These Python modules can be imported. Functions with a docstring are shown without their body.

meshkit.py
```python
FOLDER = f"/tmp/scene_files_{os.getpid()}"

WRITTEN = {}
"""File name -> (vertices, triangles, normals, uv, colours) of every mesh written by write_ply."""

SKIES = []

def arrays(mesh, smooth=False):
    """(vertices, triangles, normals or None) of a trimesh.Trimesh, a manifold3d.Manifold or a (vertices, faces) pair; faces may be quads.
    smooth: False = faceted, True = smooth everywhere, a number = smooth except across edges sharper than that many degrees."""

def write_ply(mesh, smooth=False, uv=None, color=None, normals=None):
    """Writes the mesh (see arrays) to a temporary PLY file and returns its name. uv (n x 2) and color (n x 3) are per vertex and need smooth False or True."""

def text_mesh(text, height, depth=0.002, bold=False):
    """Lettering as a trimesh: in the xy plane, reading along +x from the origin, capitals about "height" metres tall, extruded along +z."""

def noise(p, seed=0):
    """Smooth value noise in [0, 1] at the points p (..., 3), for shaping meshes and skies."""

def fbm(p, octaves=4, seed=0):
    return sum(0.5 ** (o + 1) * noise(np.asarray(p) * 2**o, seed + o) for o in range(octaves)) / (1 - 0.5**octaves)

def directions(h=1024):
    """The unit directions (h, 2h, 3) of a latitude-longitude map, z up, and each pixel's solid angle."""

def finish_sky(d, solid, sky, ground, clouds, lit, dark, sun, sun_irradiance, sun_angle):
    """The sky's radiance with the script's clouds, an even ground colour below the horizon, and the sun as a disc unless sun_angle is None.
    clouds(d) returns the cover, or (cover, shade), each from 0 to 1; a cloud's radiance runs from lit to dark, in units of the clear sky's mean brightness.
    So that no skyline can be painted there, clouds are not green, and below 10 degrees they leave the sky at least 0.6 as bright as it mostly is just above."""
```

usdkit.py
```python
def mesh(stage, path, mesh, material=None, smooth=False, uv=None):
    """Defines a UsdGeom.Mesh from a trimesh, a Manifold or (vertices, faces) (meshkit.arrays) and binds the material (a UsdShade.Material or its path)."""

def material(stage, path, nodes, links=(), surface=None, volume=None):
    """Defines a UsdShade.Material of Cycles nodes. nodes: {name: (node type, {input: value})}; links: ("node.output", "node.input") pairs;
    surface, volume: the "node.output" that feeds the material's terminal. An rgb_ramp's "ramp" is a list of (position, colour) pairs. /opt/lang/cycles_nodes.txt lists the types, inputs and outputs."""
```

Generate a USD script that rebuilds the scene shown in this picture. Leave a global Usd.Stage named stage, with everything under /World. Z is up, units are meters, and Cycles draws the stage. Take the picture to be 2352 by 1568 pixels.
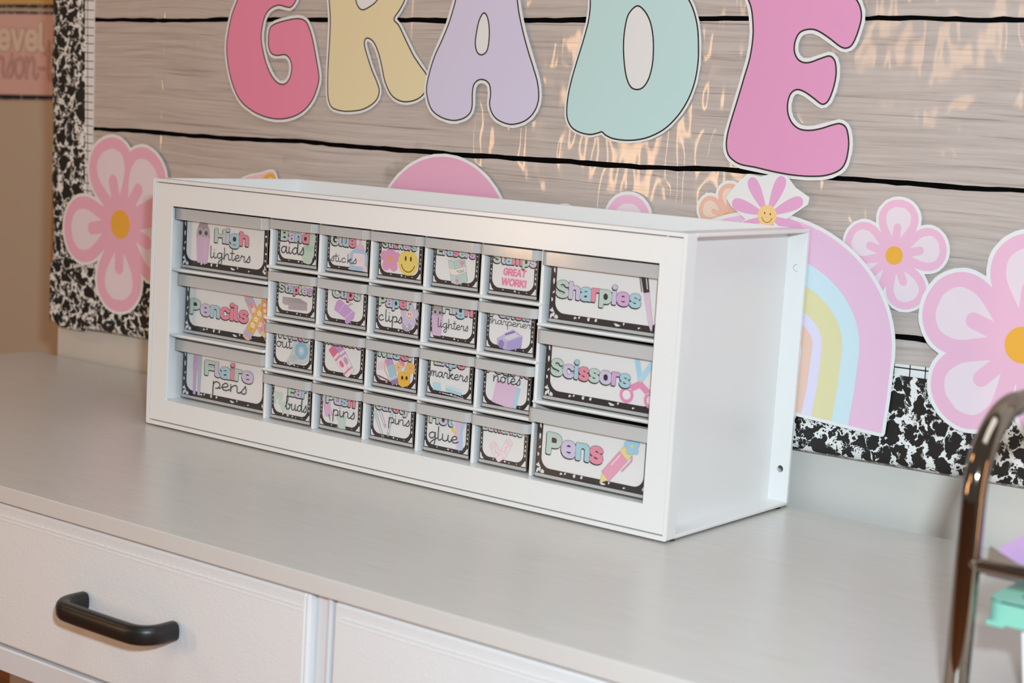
import math, random
import numpy as np
import trimesh
from shapely import affinity
from shapely.geometry import Polygon, LineString, Point, MultiPolygon, box as sbox
from shapely.ops import unary_union
import meshkit, usdkit
from pxr import Usd, UsdGeom, UsdLux, UsdShade, Gf, Sdf, Vt

stage = Usd.Stage.CreateInMemory()
UsdGeom.SetStageUpAxis(stage, 'Z'); UsdGeom.SetStageMetersPerUnit(stage, 1.0)
UsdGeom.Xform.Define(stage, '/World'); UsdGeom.Scope.Define(stage, '/World/Looks')
random.seed(7)
T = 0.45                     # height of the dresser top above the floor; z in the tables below is measured from it

# ------------------------------------------------------------------ camera, light, exposure
CAM = np.array([1.08112403, -1.11425359, 0.27344798 + T])
RIGHT = np.array([0.79431514, 0.60465634, 0.0587721]); FWD = np.array([-0.59423404, 0.79342906, -0.13174305])
FWD /= np.linalg.norm(FWD); RIGHT -= FWD * (RIGHT @ FWD); RIGHT /= np.linalg.norm(RIGHT); DOWN = np.cross(FWD, RIGHT)
cam = UsdGeom.Camera.Define(stage, '/World/camera')
M = Gf.Matrix4d(*[float(v) for v in (*RIGHT, 0, *(-DOWN), 0, *(-FWD), 0, *CAM, 1)])
cam.AddTransformOp().Set(M)
cam.CreateHorizontalApertureAttr(36.0); cam.CreateVerticalApertureAttr(24.0)
cam.CreateFocalLengthAttr(3965.27 / 2352 * 36.0)
cam.CreateFStopAttr(9.0); cam.CreateFocusDistanceAttr(1.29)
cam.CreateExposureAttr(-1.06)
cam.CreateClippingRangeAttr(Gf.Vec2f(0.02, 50))

def light(kind, name, loc, color, intensity, radius=None, size=None, look=None):
    l = getattr(UsdLux, kind).Define(stage, '/World/' + name)
    l.CreateIntensityAttr(intensity); l.CreateColorAttr(Gf.Vec3f(*color)); l.CreateNormalizeAttr(True)
    if radius: l.CreateRadiusAttr(radius)
    if size: l.CreateWidthAttr(size[0]); l.CreateHeightAttr(size[1])
    m = Gf.Matrix4d().SetIdentity()
    if look is not None:
        d = np.array(look, float) - np.array(loc, float); d /= np.linalg.norm(d)
        r = np.cross(d, [0, 0, 1.0]); r /= np.linalg.norm(r); u = np.cross(r, d)
        m = Gf.Matrix4d(*[float(v) for v in (*r, 0, *u, 0, *(-d), 0, *loc, 1)])
    else:
        m.SetTranslate(Gf.Vec3d(*[float(v) for v in loc]))
    l.AddTransformOp().Set(m)
    return l
# the camera's flash just above the lens, two warm room lamps behind and to the left, one behind to the right
light('SphereLight', 'flash', CAM + RIGHT * 0.05 - DOWN * 0.10 - FWD * 0.02, (0.72, 0.885, 1.0), 29.0, radius=0.022)
light('RectLight', 'lamp_warm', (-0.78, -1.75, T + 0.20), (1.0, 0.58, 0.28), 2.8, size=(0.13, 0.36), look=(0.1, 0, T + 0.2))
light('RectLight', 'lamp_warm_shelf', (-0.27, -1.80, T + 0.52), (1.0, 0.55, 0.25), 1.0, size=(0.13, 0.26), look=(0.1, 0, T + 0.2))
light('SphereLight', 'lamp_warm_tall', (-1.0, -0.95, T + 0.95), (1.0, 0.54, 0.22), 5.2, radius=0.11)
light('RectLight', 'ceiling_light', (1.0, -0.75, T + 1.75), (0.92, 0.97, 1.0), 6.6, size=(1.1, 1.1), look=(1.001, -0.75, 0))
light('RectLight', 'lamp_warm_right', (2.3, -0.42, T + 0.15), (1.0, 0.54, 0.24), 1.6, size=(0.14, 0.85), look=(0.8, -0.33, T + 0.12))
dome = UsdLux.DomeLight.Define(stage, '/World/room_fill'); dome.CreateIntensityAttr(0.10); dome.CreateColorAttr(Gf.Vec3f(1.0, 0.9, 0.8))

# ------------------------------------------------------------------ helpers
used = {}
def path_for(name, parent):
    base = (parent or '/World') + '/' + name
    n = used.get(base, 0); used[base] = n + 1
    return base if n == 0 else f'{base}_{n:03d}'
def lin(c):
    c = np.asarray(c, float) / 255.0
    return np.where(c <= 0.04045, c / 12.92, ((c + 0.055) / 1.055) ** 2.4)
def tag(p, label=None, cat=None, group=None, kind=None):
    p = p.GetPrim() if hasattr(p, 'GetPrim') else p
    for k, v in (('label', label), ('category', cat), ('group', group), ('kind', kind)):
        if v: p.SetCustomDataByKey(k, v)
    return p
def thing(name, label=None, cat=None, loc=(0, 0, 0), parent=None, group=None, kind=None, rot=0.0):
    x = UsdGeom.Xform.Define(stage, path_for(name, parent))
    x.AddTranslateOp().Set(Gf.Vec3d(*[float(v) for v in loc]))
    if rot: x.AddRotateYOp().Set(rot)
    tag(x, label, cat, group, kind)
    return str(x.GetPath())
def obj(name, mesh, mat, parent=None, smooth=False, label=None, cat=None, kind=None, group=None):
    if isinstance(mesh, list): mesh = trimesh.util.concatenate(mesh)
    m = usdkit.mesh(stage, path_for(name, parent), mesh, mat, smooth=smooth)
    tag(m, label, cat, group, kind)
    return str(m.GetPath())
def bx(x0, x1, y0, y1, z0, z1, bev=0.0):
    x0, x1 = min(x0, x1), max(x0, x1); y0, y1 = min(y0, y1), max(y0, y1); z0, z1 = min(z0, z1), max(z0, z1)
    if bev <= 0:
        b = trimesh.creation.box((x1 - x0, y1 - y0, z1 - z0)); b.apply_translation(((x0 + x1) / 2, (y0 + y1) / 2, (z0 + z1) / 2)); return b
    e = min(bev, (x1 - x0) * .49, (y1 - y0) * .49, (z1 - z0) * .49); pts = []
    for sx in (0, 1):
        for sy in (0, 1):
            for sz in (0, 1):
                c = np.array([x1 if sx else x0, y1 if sy else y0, z1 if sz else z0]); d = np.array([-1 if sx else 1, -1 if sy else 1, -1 if sz else 1]) * e
                k = 0.42
                for w in ((0, 1, 1), (1, 0, 1), (1, 1, 0), (k, k, 1), (k, 1, k), (1, k, k)): pts.append(c + d * np.array(w))
    return trimesh.convex.convex_hull(np.array(pts))
def spline(pts, n=8, closed=True):
    p = np.asarray(pts, float); N = len(p); out = []
    rng = range(N) if closed else range(N - 1)
    for i in rng:
        if closed: a, b, c, d = p[i - 1], p[i], p[(i + 1) % N], p[(i + 2) % N]
        else: a, b, c, d = p[max(i - 1, 0)], p[i], p[i + 1], p[min(i + 2, N - 1)]
        for t in np.arange(n) / n:
            out.append(0.5 * ((2 * b) + (c - a) * t + (2 * a - 5 * b + 4 * c - d) * t * t + (3 * b - a - 3 * c + d) * t ** 3))
    if not closed: out.append(p[-1])
    return np.array(out)
def polys(g):
    if g.is_empty: return []
    if g.geom_type == 'Polygon': return [g]
    return [q for q in getattr(g, 'geoms', []) if q.geom_type == 'Polygon' and q.area > 1e-10] + [r for q in getattr(g, 'geoms', []) if q.geom_type != 'Polygon' and hasattr(q, 'geoms') for r in polys(q)]
def wall_sheet(g, y_front, th):
    """A polygon in (x, z) as a sheet that faces -y: its front at y_front, th thick."""
    out = []
    for q in polys(g):
        m = trimesh.creation.extrude_polygon(q, th, engine='earcut')          # (x, y->z, z->depth)
        v = m.vertices.copy(); m.vertices = np.stack([v[:, 0], y_front + th - v[:, 2], v[:, 1]], 1)
        out.append(m)                                                            # (x, z, -y) is a rotation: winding kept
    return trimesh.util.concatenate(out)
def print_mesh(name, items, parent, y0, eps=2.5e-5, off=(0, 0), mat=None):
    """Flat print: (polygon, sRGB) layers in (x, z), each a hair in front of the last."""
    V, F, Cc, n = [], [], [], 0
    for i, (g, c) in enumerate(items):
        for q in polys(g):
            try: v, f = trimesh.creation.triangulate_polygon(q, engine='earcut')
            except Exception: continue
            v = np.asarray(v)
            if len(f) == 0: continue
            a = v[f]; cr = (a[:, 1, 0] - a[:, 0, 0]) * (a[:, 2, 1] - a[:, 0, 1]) - (a[:, 1, 1] - a[:, 0, 1]) * (a[:, 2, 0] - a[:, 0, 0])
            f = np.where((cr < 0)[:, None], f[:, ::-1], f)
            used_, inv = np.unique(f, return_inverse=True); f = inv.reshape(-1, 3); v = v[used_]
            V.append(np.stack([v[:, 0] + off[0], np.full(len(v), y0 - i * eps), v[:, 1] + off[1]], 1)); F.append(f + n); n += len(v)
            Cc.append(np.tile(lin(c), (len(v), 1)))
    if not V: return None
    m = usdkit.mesh(stage, path_for(name, parent), (np.vstack(V), np.vstack(F)), mat or M_PRINT)
    UsdGeom.PrimvarsAPI(m).CreatePrimvar('ink', Sdf.ValueTypeNames.Color3fArray, 'vertex').Set(Vt.Vec3fArray.FromNumpy(np.vstack(Cc).astype(np.float32)))
    return m
def tube(path, r, sides=16, closed=False):
    p = np.asarray(path, float); t = np.gradient(p, axis=0); t /= np.linalg.norm(t, axis=1, keepdims=True)
    up = np.eye(3)[np.argmin(np.abs(t).max(0))]
    a = np.cross(t, up); a /= np.linalg.norm(a, axis=1, keepdims=True); b = np.cross(t, a)
    ang = np.arange(sides) * 2 * np.pi / sides
    rr = np.broadcast_to(r, (2,)) if np.ndim(r) else (r, r)
    v = p[:, None] + rr[0] * np.cos(ang)[None, :, None] * a[:, None] + rr[1] * np.sin(ang)[None, :, None] * b[:, None]
    n = len(p); f = []
    for i in range(n - 1):
        for j in range(sides):
            q = (i * sides + j, i * sides + (j + 1) % sides, (i + 1) * sides + (j + 1) % sides, (i + 1) * sides + j)
            f += [(q[0], q[1], q[2]), (q[0], q[2], q[3])]
    v = v.reshape(-1, 3); c0, c1 = len(v), len(v) + 1; v = np.vstack([v, p[0], p[-1]])
    for j in range(sides):
        f.append((c0, (j + 1) % sides, j)); f.append((c1, (n - 1) * sides + j, (n - 1) * sides + (j + 1) % sides))
    m = trimesh.Trimesh(v, np.array(f), process=False); trimesh.repair.fix_normals(m); return m
def disc(r, x=0, y=0, n=24): return Polygon([(x + r * math.cos(a), y + r * math.sin(a)) for a in np.linspace(0, 2 * math.pi, n, endpoint=False)])
def ell(x, y, rx, ry, deg=0, n=28): return affinity.translate(affinity.rotate(affinity.scale(disc(1, n=n), rx, ry, origin=(0, 0)), deg, origin=(0, 0)), x, y)
def rrect(x0, y0, x1, y1, r): 
    r = min(r, (x1 - x0) * .49, (y1 - y0) * .49); return sbox(x0 + r, y0 + r, x1 - r, y1 - r).buffer(r, 8)
def line(pts, w): return LineString(pts).buffer(w / 2, 4)

# ------------------------------------------------------------------ materials
def mat(name, nodes, links, surface='p.BSDF'): return usdkit.material(stage, '/World/Looks/' + name, nodes, links, surface=surface)
def plain(name, rgb, rough=0.5, **kw): return mat(name, {'p': ('principled_bsdf', {'base_color': tuple(lin(rgb)), 'roughness': rough, **kw})}, [])
M_WHITE = mat('white_enamel', {'p': ('principled_bsdf', {'base_color': tuple(lin((236, 235, 233))), 'roughness': 0.32, 'coat_weight': 0.15, 'coat_roughness': 0.15}),
    'g': ('geometry', {}), 'n': ('noise_texture', {'scale': 900.0, 'detail': 2.0}), 'b': ('bump', {'strength': 0.05, 'distance': 0.0004})},
    [('g.position', 'n.vector'), ('n.fac', 'b.height'), ('b.normal', 'p.normal')])
M_PRINT = mat('printed_ink', {'a': ('attribute', {'attribute': 'ink'}), 'p': ('principled_bsdf', {'roughness': 0.45})}, [('a.color', 'p.base_color')])
M_PAPER = plain('white_paper', (234, 232, 230), 0.6)
M_CARD = plain('white_card', (236, 234, 232), 0.45)
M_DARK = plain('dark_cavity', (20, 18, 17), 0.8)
M_GAP = plain('printed_black_gap', (8, 7, 7), 0.9, specular_ior_level=0.05)
M_BLACKINK = plain('black_ink', (38, 38, 40), 0.5)
M_BLACK = mat('satin_black_metal', {'p': ('principled_bsdf', {'base_color': tuple(lin((24, 22, 22))), 'roughness': 0.38})}, [])
M_RUBBER = plain('black_rubber', (20, 20, 20), 0.7)
M_CHROME = mat('dark_chrome', {'p': ('principled_bsdf', {'base_color': (0.31, 0.26, 0.22), 'metallic': 1.0, 'roughness': 0.07})}, [])
M_GOLD = mat('brushed_gold', {'p': ('principled_bsdf', {'base_color': (0.72, 0.6, 0.36), 'metallic': 1.0, 'roughness': 0.3})}, [])
M_MINT = mat('mint_plastic', {'p': ('principled_bsdf', {'base_color': tuple(lin((140, 204, 182))), 'roughness': 0.35, 'subsurface_weight': 0.0})}, [])
M_CLEAR = mat('clear_plastic', {'t': ('transparent_bsdf', {'color': (0.995, 0.995, 0.995)}), 'g': ('glossy_bsdf', {'roughness': 0.06, 'color': (1, 1, 1)}), 'f': ('layer_weight', {'blend': 0.5}), 'pw': ('math', {'math_type': 'power', 'value2': 4.0}), 'ma': ('math', {'math_type': 'multiply_add', 'value2': 0.7, 'value3': 0.016}), 'm': ('mix_closure', {})},
    [('f.facing', 'pw.value1'), ('pw.value', 'ma.value1'), ('ma.value', 'm.fac'), ('t.BSDF', 'm.closure1'), ('g.BSDF', 'm.closure2')], surface='m.closure')
M_LIP = mat('frosted_plastic', {'t': ('transparent_bsdf', {'color': (0.9, 0.9, 0.9)}), 'p': ('principled_bsdf', {'base_color': tuple(lin((228, 225, 222))), 'roughness': 0.11, 'specular_ior_level': 0.65}),
    'tr': ('translucent_bsdf', {'color': (0.75, 0.74, 0.73)}), 'm1': ('mix_closure', {'fac': 0.25}), 'm2': ('mix_closure', {'fac': 0.14})},
    [('p.BSDF', 'm1.closure1'), ('tr.BSDF', 'm1.closure2'), ('m1.closure', 'm2.closure1'), ('t.BSDF', 'm2.closure2')], surface='m2.closure')
M_WALL = mat('wall_paint', {'g': ('geometry', {}), 'n': ('noise_texture', {'scale': 260.0, 'detail': 3.0}), 'b': ('bump', {'strength': 0.12, 'distance': 0.001}), 'p': ('principled_bsdf', {'base_color': tuple(lin((214, 209, 201))), 'roughness': 0.6})},
    [('g.position', 'n.vector'), ('n.fac', 'b.height'), ('b.normal', 'p.normal')])
M_FARWALL = plain('far_wall_paint', (206, 190, 172), 0.7)
M_FLOOR = mat('dark_wood_floor', {'g': ('geometry', {}), 'mp': ('mapping', {'scale': (3.0, 40.0, 1.0)}), 'n': ('noise_texture', {'scale': 2.0, 'detail': 6.0}), 'r': ('rgb_ramp', {'ramp': [(0.3, tuple(lin((130, 74, 34)))), (0.7, tuple(lin((176, 108, 54))))]}), 'p': ('principled_bsdf', {'roughness': 0.4})},
    [('g.position', 'mp.vector'), ('mp.vector', 'n.vector'), ('n.fac', 'r.fac'), ('r.color', 'p.base_color')])
# white-washed wood-grain laminate of the dresser top
M_TOP = mat('woodgrain_laminate', {'g': ('geometry', {}), 'mp': ('mapping', {'scale': (5.0, 190.0, 190.0)}), 'n': ('noise_texture', {'scale': 4.0, 'detail': 5.0, 'roughness': 0.6}),
    'r': ('rgb_ramp', {'ramp': [(0.25, tuple(lin((196, 189, 182)))), (0.55, tuple(lin((208, 203, 197)))), (0.8, tuple(lin((214, 210, 205))))]}), 'b': ('bump', {'strength': 0.14, 'distance': 0.001}), 'p': ('principled_bsdf', {'roughness': 0.25, 'specular_ior_level': 0.95})},
    [('g.position', 'mp.vector'), ('mp.vector', 'n.vector'), ('n.fac', 'r.fac'), ('r.color', 'p.base_color'), ('n.fac', 'b.height'), ('b.normal', 'p.normal')])
M_EDGE = plain('laminate_edge', (218, 214, 209), 0.4)
M_FABRIC = mat('white_drawer_leatherette', {'g': ('geometry', {}), 'n': ('noise_texture', {'scale': 700.0, 'detail': 2.0}), 'b': ('bump', {'strength': 0.35, 'distance': 0.0006}), 'p': ('principled_bsdf', {'base_color': tuple(lin((235, 235, 235))), 'roughness': 0.5})},
    [('g.position', 'n.vector'), ('n.fac', 'b.height'), ('b.normal', 'p.normal')])
M_STITCH = plain('white_thread', (232, 231, 230), 0.6)
M_POST = plain('white_steel', (226, 227, 230), 0.4)
# printed wood photograph on a crumpled glossy vinyl sheet
M_PLANK = mat('printed_wood_vinyl', {'g': ('geometry', {}),
    'mp': ('mapping', {'scale': (4.0, 1.0, 150.0), 'rotation': (0, 0.0148, 0)}), 'w': ('noise_texture', {'scale': 3.2, 'detail': 2.0}), 'wv': ('vector_math', {'math_type': 'multiply_add', 'vector2': (0.6, 0.0, 5.0)}),
    'n1': ('noise_texture', {'scale': 2.0, 'detail': 7.0, 'roughness': 0.62}), 'r1': ('rgb_ramp', {'ramp': [(0.2, tuple(lin((158, 144, 136)))), (0.42, tuple(lin((188, 174, 166)))), (0.6, tuple(lin((200, 187, 179)))), (0.85, tuple(lin((208, 197, 190))))]}),
    'mp2': ('mapping', {'scale': (2.4, 1.0, 170.0), 'rotation': (0, 0.0148, 0)}), 'n2': ('noise_texture', {'scale': 2.2, 'detail': 4.0, 'roughness': 0.7, 'distortion': 0.4}), 'r2': ('rgb_ramp', {'ramp': [(0.0, (0.10, 0.09, 0.085)), (0.33, (0.34, 0.31, 0.30)), (0.43, (1, 1, 1)), (1.0, (1, 1, 1))]}),
    'n3': ('noise_texture', {'scale': 14.0, 'detail': 4.0}), 'r3': ('rgb_ramp', {'ramp': [(0.26, (0.45, 0.42, 0.4)), (0.36, (1, 1, 1)), (1.0, (1, 1, 1))]}),
    'mx': ('mix_color', {'blend_type': 'multiply', 'fac': 0.55}), 'mx2': ('mix_color', {'blend_type': 'multiply', 'fac': 0.5}),
    'mc': ('mapping', {'scale': (1.0, 1.0, 0.38), 'rotation': (0, -0.45, 0)}), 'c1': ('noise_texture', {'scale': 64.0, 'detail': 4.0, 'roughness': 0.5, 'type': 'ridged_multifractal', 'use_normalize': True}), 'c2': ('noise_texture', {'scale': 9.0, 'detail': 3.0}), 'ca': ('math', {'math_type': 'multiply_add', 'value2': 1.6}),
    'sx': ('separate_xyz', {}), 'fx': ('math', {'math_type': 'multiply_add', 'value2': 6.5, 'value3': 0.22}), 'fr': ('math', {'math_type': 'pingpong', 'value2': 0.5}), 'fc': ('math', {'math_type': 'minimum', 'value2': 0.012}), 'fm': ('math', {'math_type': 'multiply', 'value2': 14.0}), 'cs': ('math', {'math_type': 'add'}),
    'cm': ('noise_texture', {'scale': 6.0, 'detail': 1.0}), 'cr': ('map_range', {'from_min': 0.42, 'from_max': 0.62, 'to_min': 0.30, 'to_max': 1.1, 'clamp': True}), 'cx': ('math', {'math_type': 'multiply'}), 'b': ('bump', {'strength': 0.5, 'distance': 0.006}), 'p': ('principled_bsdf', {'roughness': 0.55, 'coat_weight': 0.55, 'coat_roughness': 0.09, 'coat_ior': 1.45})},
    [('g.position', 'mp.vector'), ('g.position', 'w.vector'), ('w.color', 'wv.vector1'), ('mp.vector', 'wv.vector3'), ('wv.vector', 'n1.vector'), ('n1.fac', 'r1.fac'),
     ('g.position', 'mp2.vector'), ('mp2.vector', 'n2.vector'), ('n2.fac', 'r2.fac'), ('r1.color', 'mx.a'), ('r2.color', 'mx.b'), ('g.position', 'n3.vector'), ('n3.fac', 'r3.fac'), ('mx.result', 'mx2.a'), ('r3.color', 'mx2.b'), ('mx2.result', 'p.base_color'),
     ('g.position', 'mc.vector'), ('mc.vector', 'c1.vector'), ('g.position', 'c2.vector'), ('c2.fac', 'ca.value1'), ('g.position', 'cm.vector'), ('cm.fac', 'cr.value'), ('cr.result', 'cx.value1'), ('c1.fac', 'cx.value2'), ('cx.value', 'ca.value3'),
     ('g.position', 'sx.vector'), ('sx.x', 'fx.value1'), ('fx.value', 'fr.value1'), ('fr.value', 'fc.value1'), ('fc.value', 'fm.value1'), ('ca.value', 'cs.value1'), ('fm.value', 'cs.value2'), ('cs.value', 'b.height'), ('b.normal', 'p.coat_normal')])
# composition-book marbling
M_MARBLE = mat('composition_marbling', {'g': ('geometry', {}),
    'n1': ('noise_texture', {'scale': 120.0, 'detail': 4.0, 'roughness': 0.6}), 'wv': ('vector_math', {'math_type': 'multiply_add', 'vector2': (0.019, 0.019, 0.019)}),
    'v1': ('voronoi_texture', {'feature': 'distance_to_edge', 'scale': 72.0}), 'n2': ('noise_texture', {'scale': 130.0, 'detail': 3.0}), 't1': ('math', {'math_type': 'multiply_add', 'value2': 0.46, 'value3': -0.18}), 'l1': ('math', {'math_type': 'less_than'}),
    'v2': ('voronoi_texture', {'feature': 'distance_to_edge', 'scale': 175.0}), 'n3': ('noise_texture', {'scale': 75.0, 'detail': 2.0}), 't2': ('math', {'math_type': 'multiply_add', 'value2': 1.0, 'value3': -0.57}), 'l2': ('math', {'math_type': 'less_than'}),
    'mx': ('math', {'math_type': 'maximum'}), 'c': ('mix_color', {'a': tuple(lin((26, 24, 22))), 'b': tuple(lin((236, 234, 230)))}), 'p': ('principled_bsdf', {'roughness': 0.4})},
    [('g.position', 'n1.vector'), ('n1.color', 'wv.vector1'), ('g.position', 'wv.vector3'), ('wv.vector', 'v1.vector'), ('g.position', 'n2.vector'), ('n2.fac', 't1.value1'), ('v1.distance', 'l1.value1'), ('t1.value', 'l1.value2'),
     ('wv.vector', 'v2.vector'), ('g.position', 'n3.vector'), ('n3.fac', 't2.value1'), ('v2.distance', 'l2.value1'), ('t2.value', 'l2.value2'), ('l1.value', 'mx.value1'), ('l2.value', 'mx.value2'), ('mx.value', 'c.fac'), ('c.result', 'p.base_color')])
M_CORK = plain('cork_board_edge', (150, 104, 60), 0.8)

# ------------------------------------------------------------------ the setting
WY = 0.016                                                       # the wall's face behind the board
XC = -0.350                                                      # the wall's outside corner
obj('floor', bx(-2.6, 2.6, -3.4, 0.6, -0.05, 0), M_FLOOR, kind='structure', label='dark brown wooden floor under the dresser')
obj('wall_back', bx(XC, 2.6, WY, WY + 0.28, 0, 2.45), M_WALL, kind='structure', label='pale wall behind the bulletin board')
obj('wall_left', bx(-2.6, 2.6, 0.30, 0.42, 0, 2.45), M_FARWALL, kind='structure', label='tan wall set back at the left of the bulletin board')

obj('baseboard_back', bx(XC, 2.6, WY - .012, WY - .0002, 0, .085, .003), M_FLOOR, kind='structure', label='brown wooden baseboard along the wall under the dresser')

# ------------------------------------------------------------------ dresser
YF, TH = -0.397, 0.0111
DX0, DX1 = -0.368, 1.1500
d = thing('dresser', 'long white dresser with wood-grain top and black bow handles, under the drawer cabinet', 'dresser', (0, 0, T))
obj('dresser_top', bx(DX0, DX1, YF + .0007, 0.0, -TH, 0, 0.0005), M_TOP, d)
obj('edge_band', bx(DX0, DX1, YF, YF + .0006, -TH, -.0001, 0.0002), M_EDGE, d)
for x0, x1 in ((DX0 + .012, 0.043), (0.4066, 0.421), (0.7586, .7730), (1.124, DX1 - 0.012)):
    zb_ = -T if x0 < 0 or x1 > 1 else -.134
    obj('post', [bx(x0, x1, YF + .008, YF + .03, zb_, -TH - .0005, .0008), bx(x1 - .0028, x1, YF + .0045, YF + .03, zb_, -TH - .0005, .0006)], M_POST, d)
for x0, x1 in ((DX0 + .012, 0.043), (1.124, DX1 - 0.012)):
    obj('back_post', bx(x0, x1, -.03, -.008, -T, -TH - .0005), M_POST, d)
obj('rail', bx(DX0 + .012, DX1 - .012, YF + .003, YF + .024, -0.1315, -0.1145, .001), M_POST, d)
obj('back_panel', bx(DX0 + .02, DX1 - .02, -.007, -.004, -.1315, -TH - .001), M_POST, d)
obj('inner_shelf', bx(DX0 + .02, DX1 - .02, YF + .025, -.008, -.1305, -.1255), M_POST, d)
def handle_mesh(xc, zc):
    w, out, r = 0.0395, 0.026, 0.012
    y0 = YF + 0.002
    p = [(-w - .004, y0, 0), (-w - .004, y0 - .010, 0)]
    for a in np.linspace(0, 90, 7): p.append((-w - .004 + .014 * (1 - math.cos(math.radians(a))), y0 - .010 - .014 * math.sin(math.radians(a)), 0))
    q = [(-x, y, z) for x, y, z in p[::-1]]
    path = np.array(p + [(-.02, y0 - .0243, 0), (0, y0 - .0244, 0), (.02, y0 - .0243, 0)] + q) + [xc, 0, zc]
    t = np.gradient(path, axis=0); t /= np.linalg.norm(t, axis=1, keepdims=True)
    n = np.cross([0, 0, 1.0], t); n /= np.linalg.norm(n, axis=1, keepdims=True)
    ang = np.arange(20) * 2 * np.pi / 20
    se = lambda c, e: np.sign(c) * abs(c) ** e
    prof = np.stack([0.0052 * se(np.cos(ang), .75), 0.0063 * se(np.sin(ang), .75)], 1)
    v = path[:, None] + prof[None, :, :1] * n[:, None] + prof[None, :, 1:] * np.array([0, 0, 1.0])
    k = len(path); f = []
    for i in range(k - 1):
        for j in range(20):
            a, b, c, e = i * 20 + j, i * 20 + (j + 1) % 20, (i + 1) * 20 + (j + 1) % 20, (i + 1) * 20 + j
            f += [(a, b, c), (a, c, e)]
    m = trimesh.Trimesh(v.reshape(-1, 3), f, process=False); trimesh.repair.fix_normals(m); return m
for i, (x0, x1) in enumerate(((DX0 + .026 + .02, 0.038), (0.0715, 0.4025), (0.4235, 0.7545), (.7755, 1.120))):
    dr = thing('drawer', None, None, parent=d)
    z0, z1 = -0.1128, -TH - 0.0022
    obj('drawer_front', bx(x0, x1, YF + .0035, YF + .016, z0, z1, .002), M_FABRIC, dr)
    obj('drawer_body', bx(x0 + .004, x1 - .004, YF + .0162, -.03, z0 + .002, z1 - .004), M_FABRIC, dr)
    st = []
    zs = z1 - 0.0085
    for x in np.arange(x0 + .006, x1 - .006, .0062):
        s = bx(x, x + .0042, YF + .0030, YF + .0040, zs - .00035, zs + .00035, .0003); st.append(s)
        k = bx(-.0005, .0005, -.0004, .0003, -.0008, .0008, .0003); k.apply_transform(trimesh.transformations.rotation_matrix(0.6, (0, 1, 0))); k.apply_translation((x + .0052, YF + .0033, zs + .0003)); st.append(k)
    st.append(bx(x0 + .002, x1 - .002, YF + .0032, YF + .004, zs - .0030, zs - .0024, .0002))
    stp = obj('stitching', st, M_STITCH, dr, kind='stuff')
    if i == 1: stage.GetPrimAtPath(dr).SetCustomDataByKey('label', 'drawer front left of the post with a black handle')
    obj('edge_binding', bx(x1 - .001, x1 + .0030, YF + .0028, YF + .016, z0, z1, .0016), M_FABRIC, dr)
    obj('handle', handle_mesh((x0 + x1) / 2 + .0105 if i == 1 else (x0 + x1) / 2, -0.0615), M_BLACK, dr, smooth=40, label='black bow handle')

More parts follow.
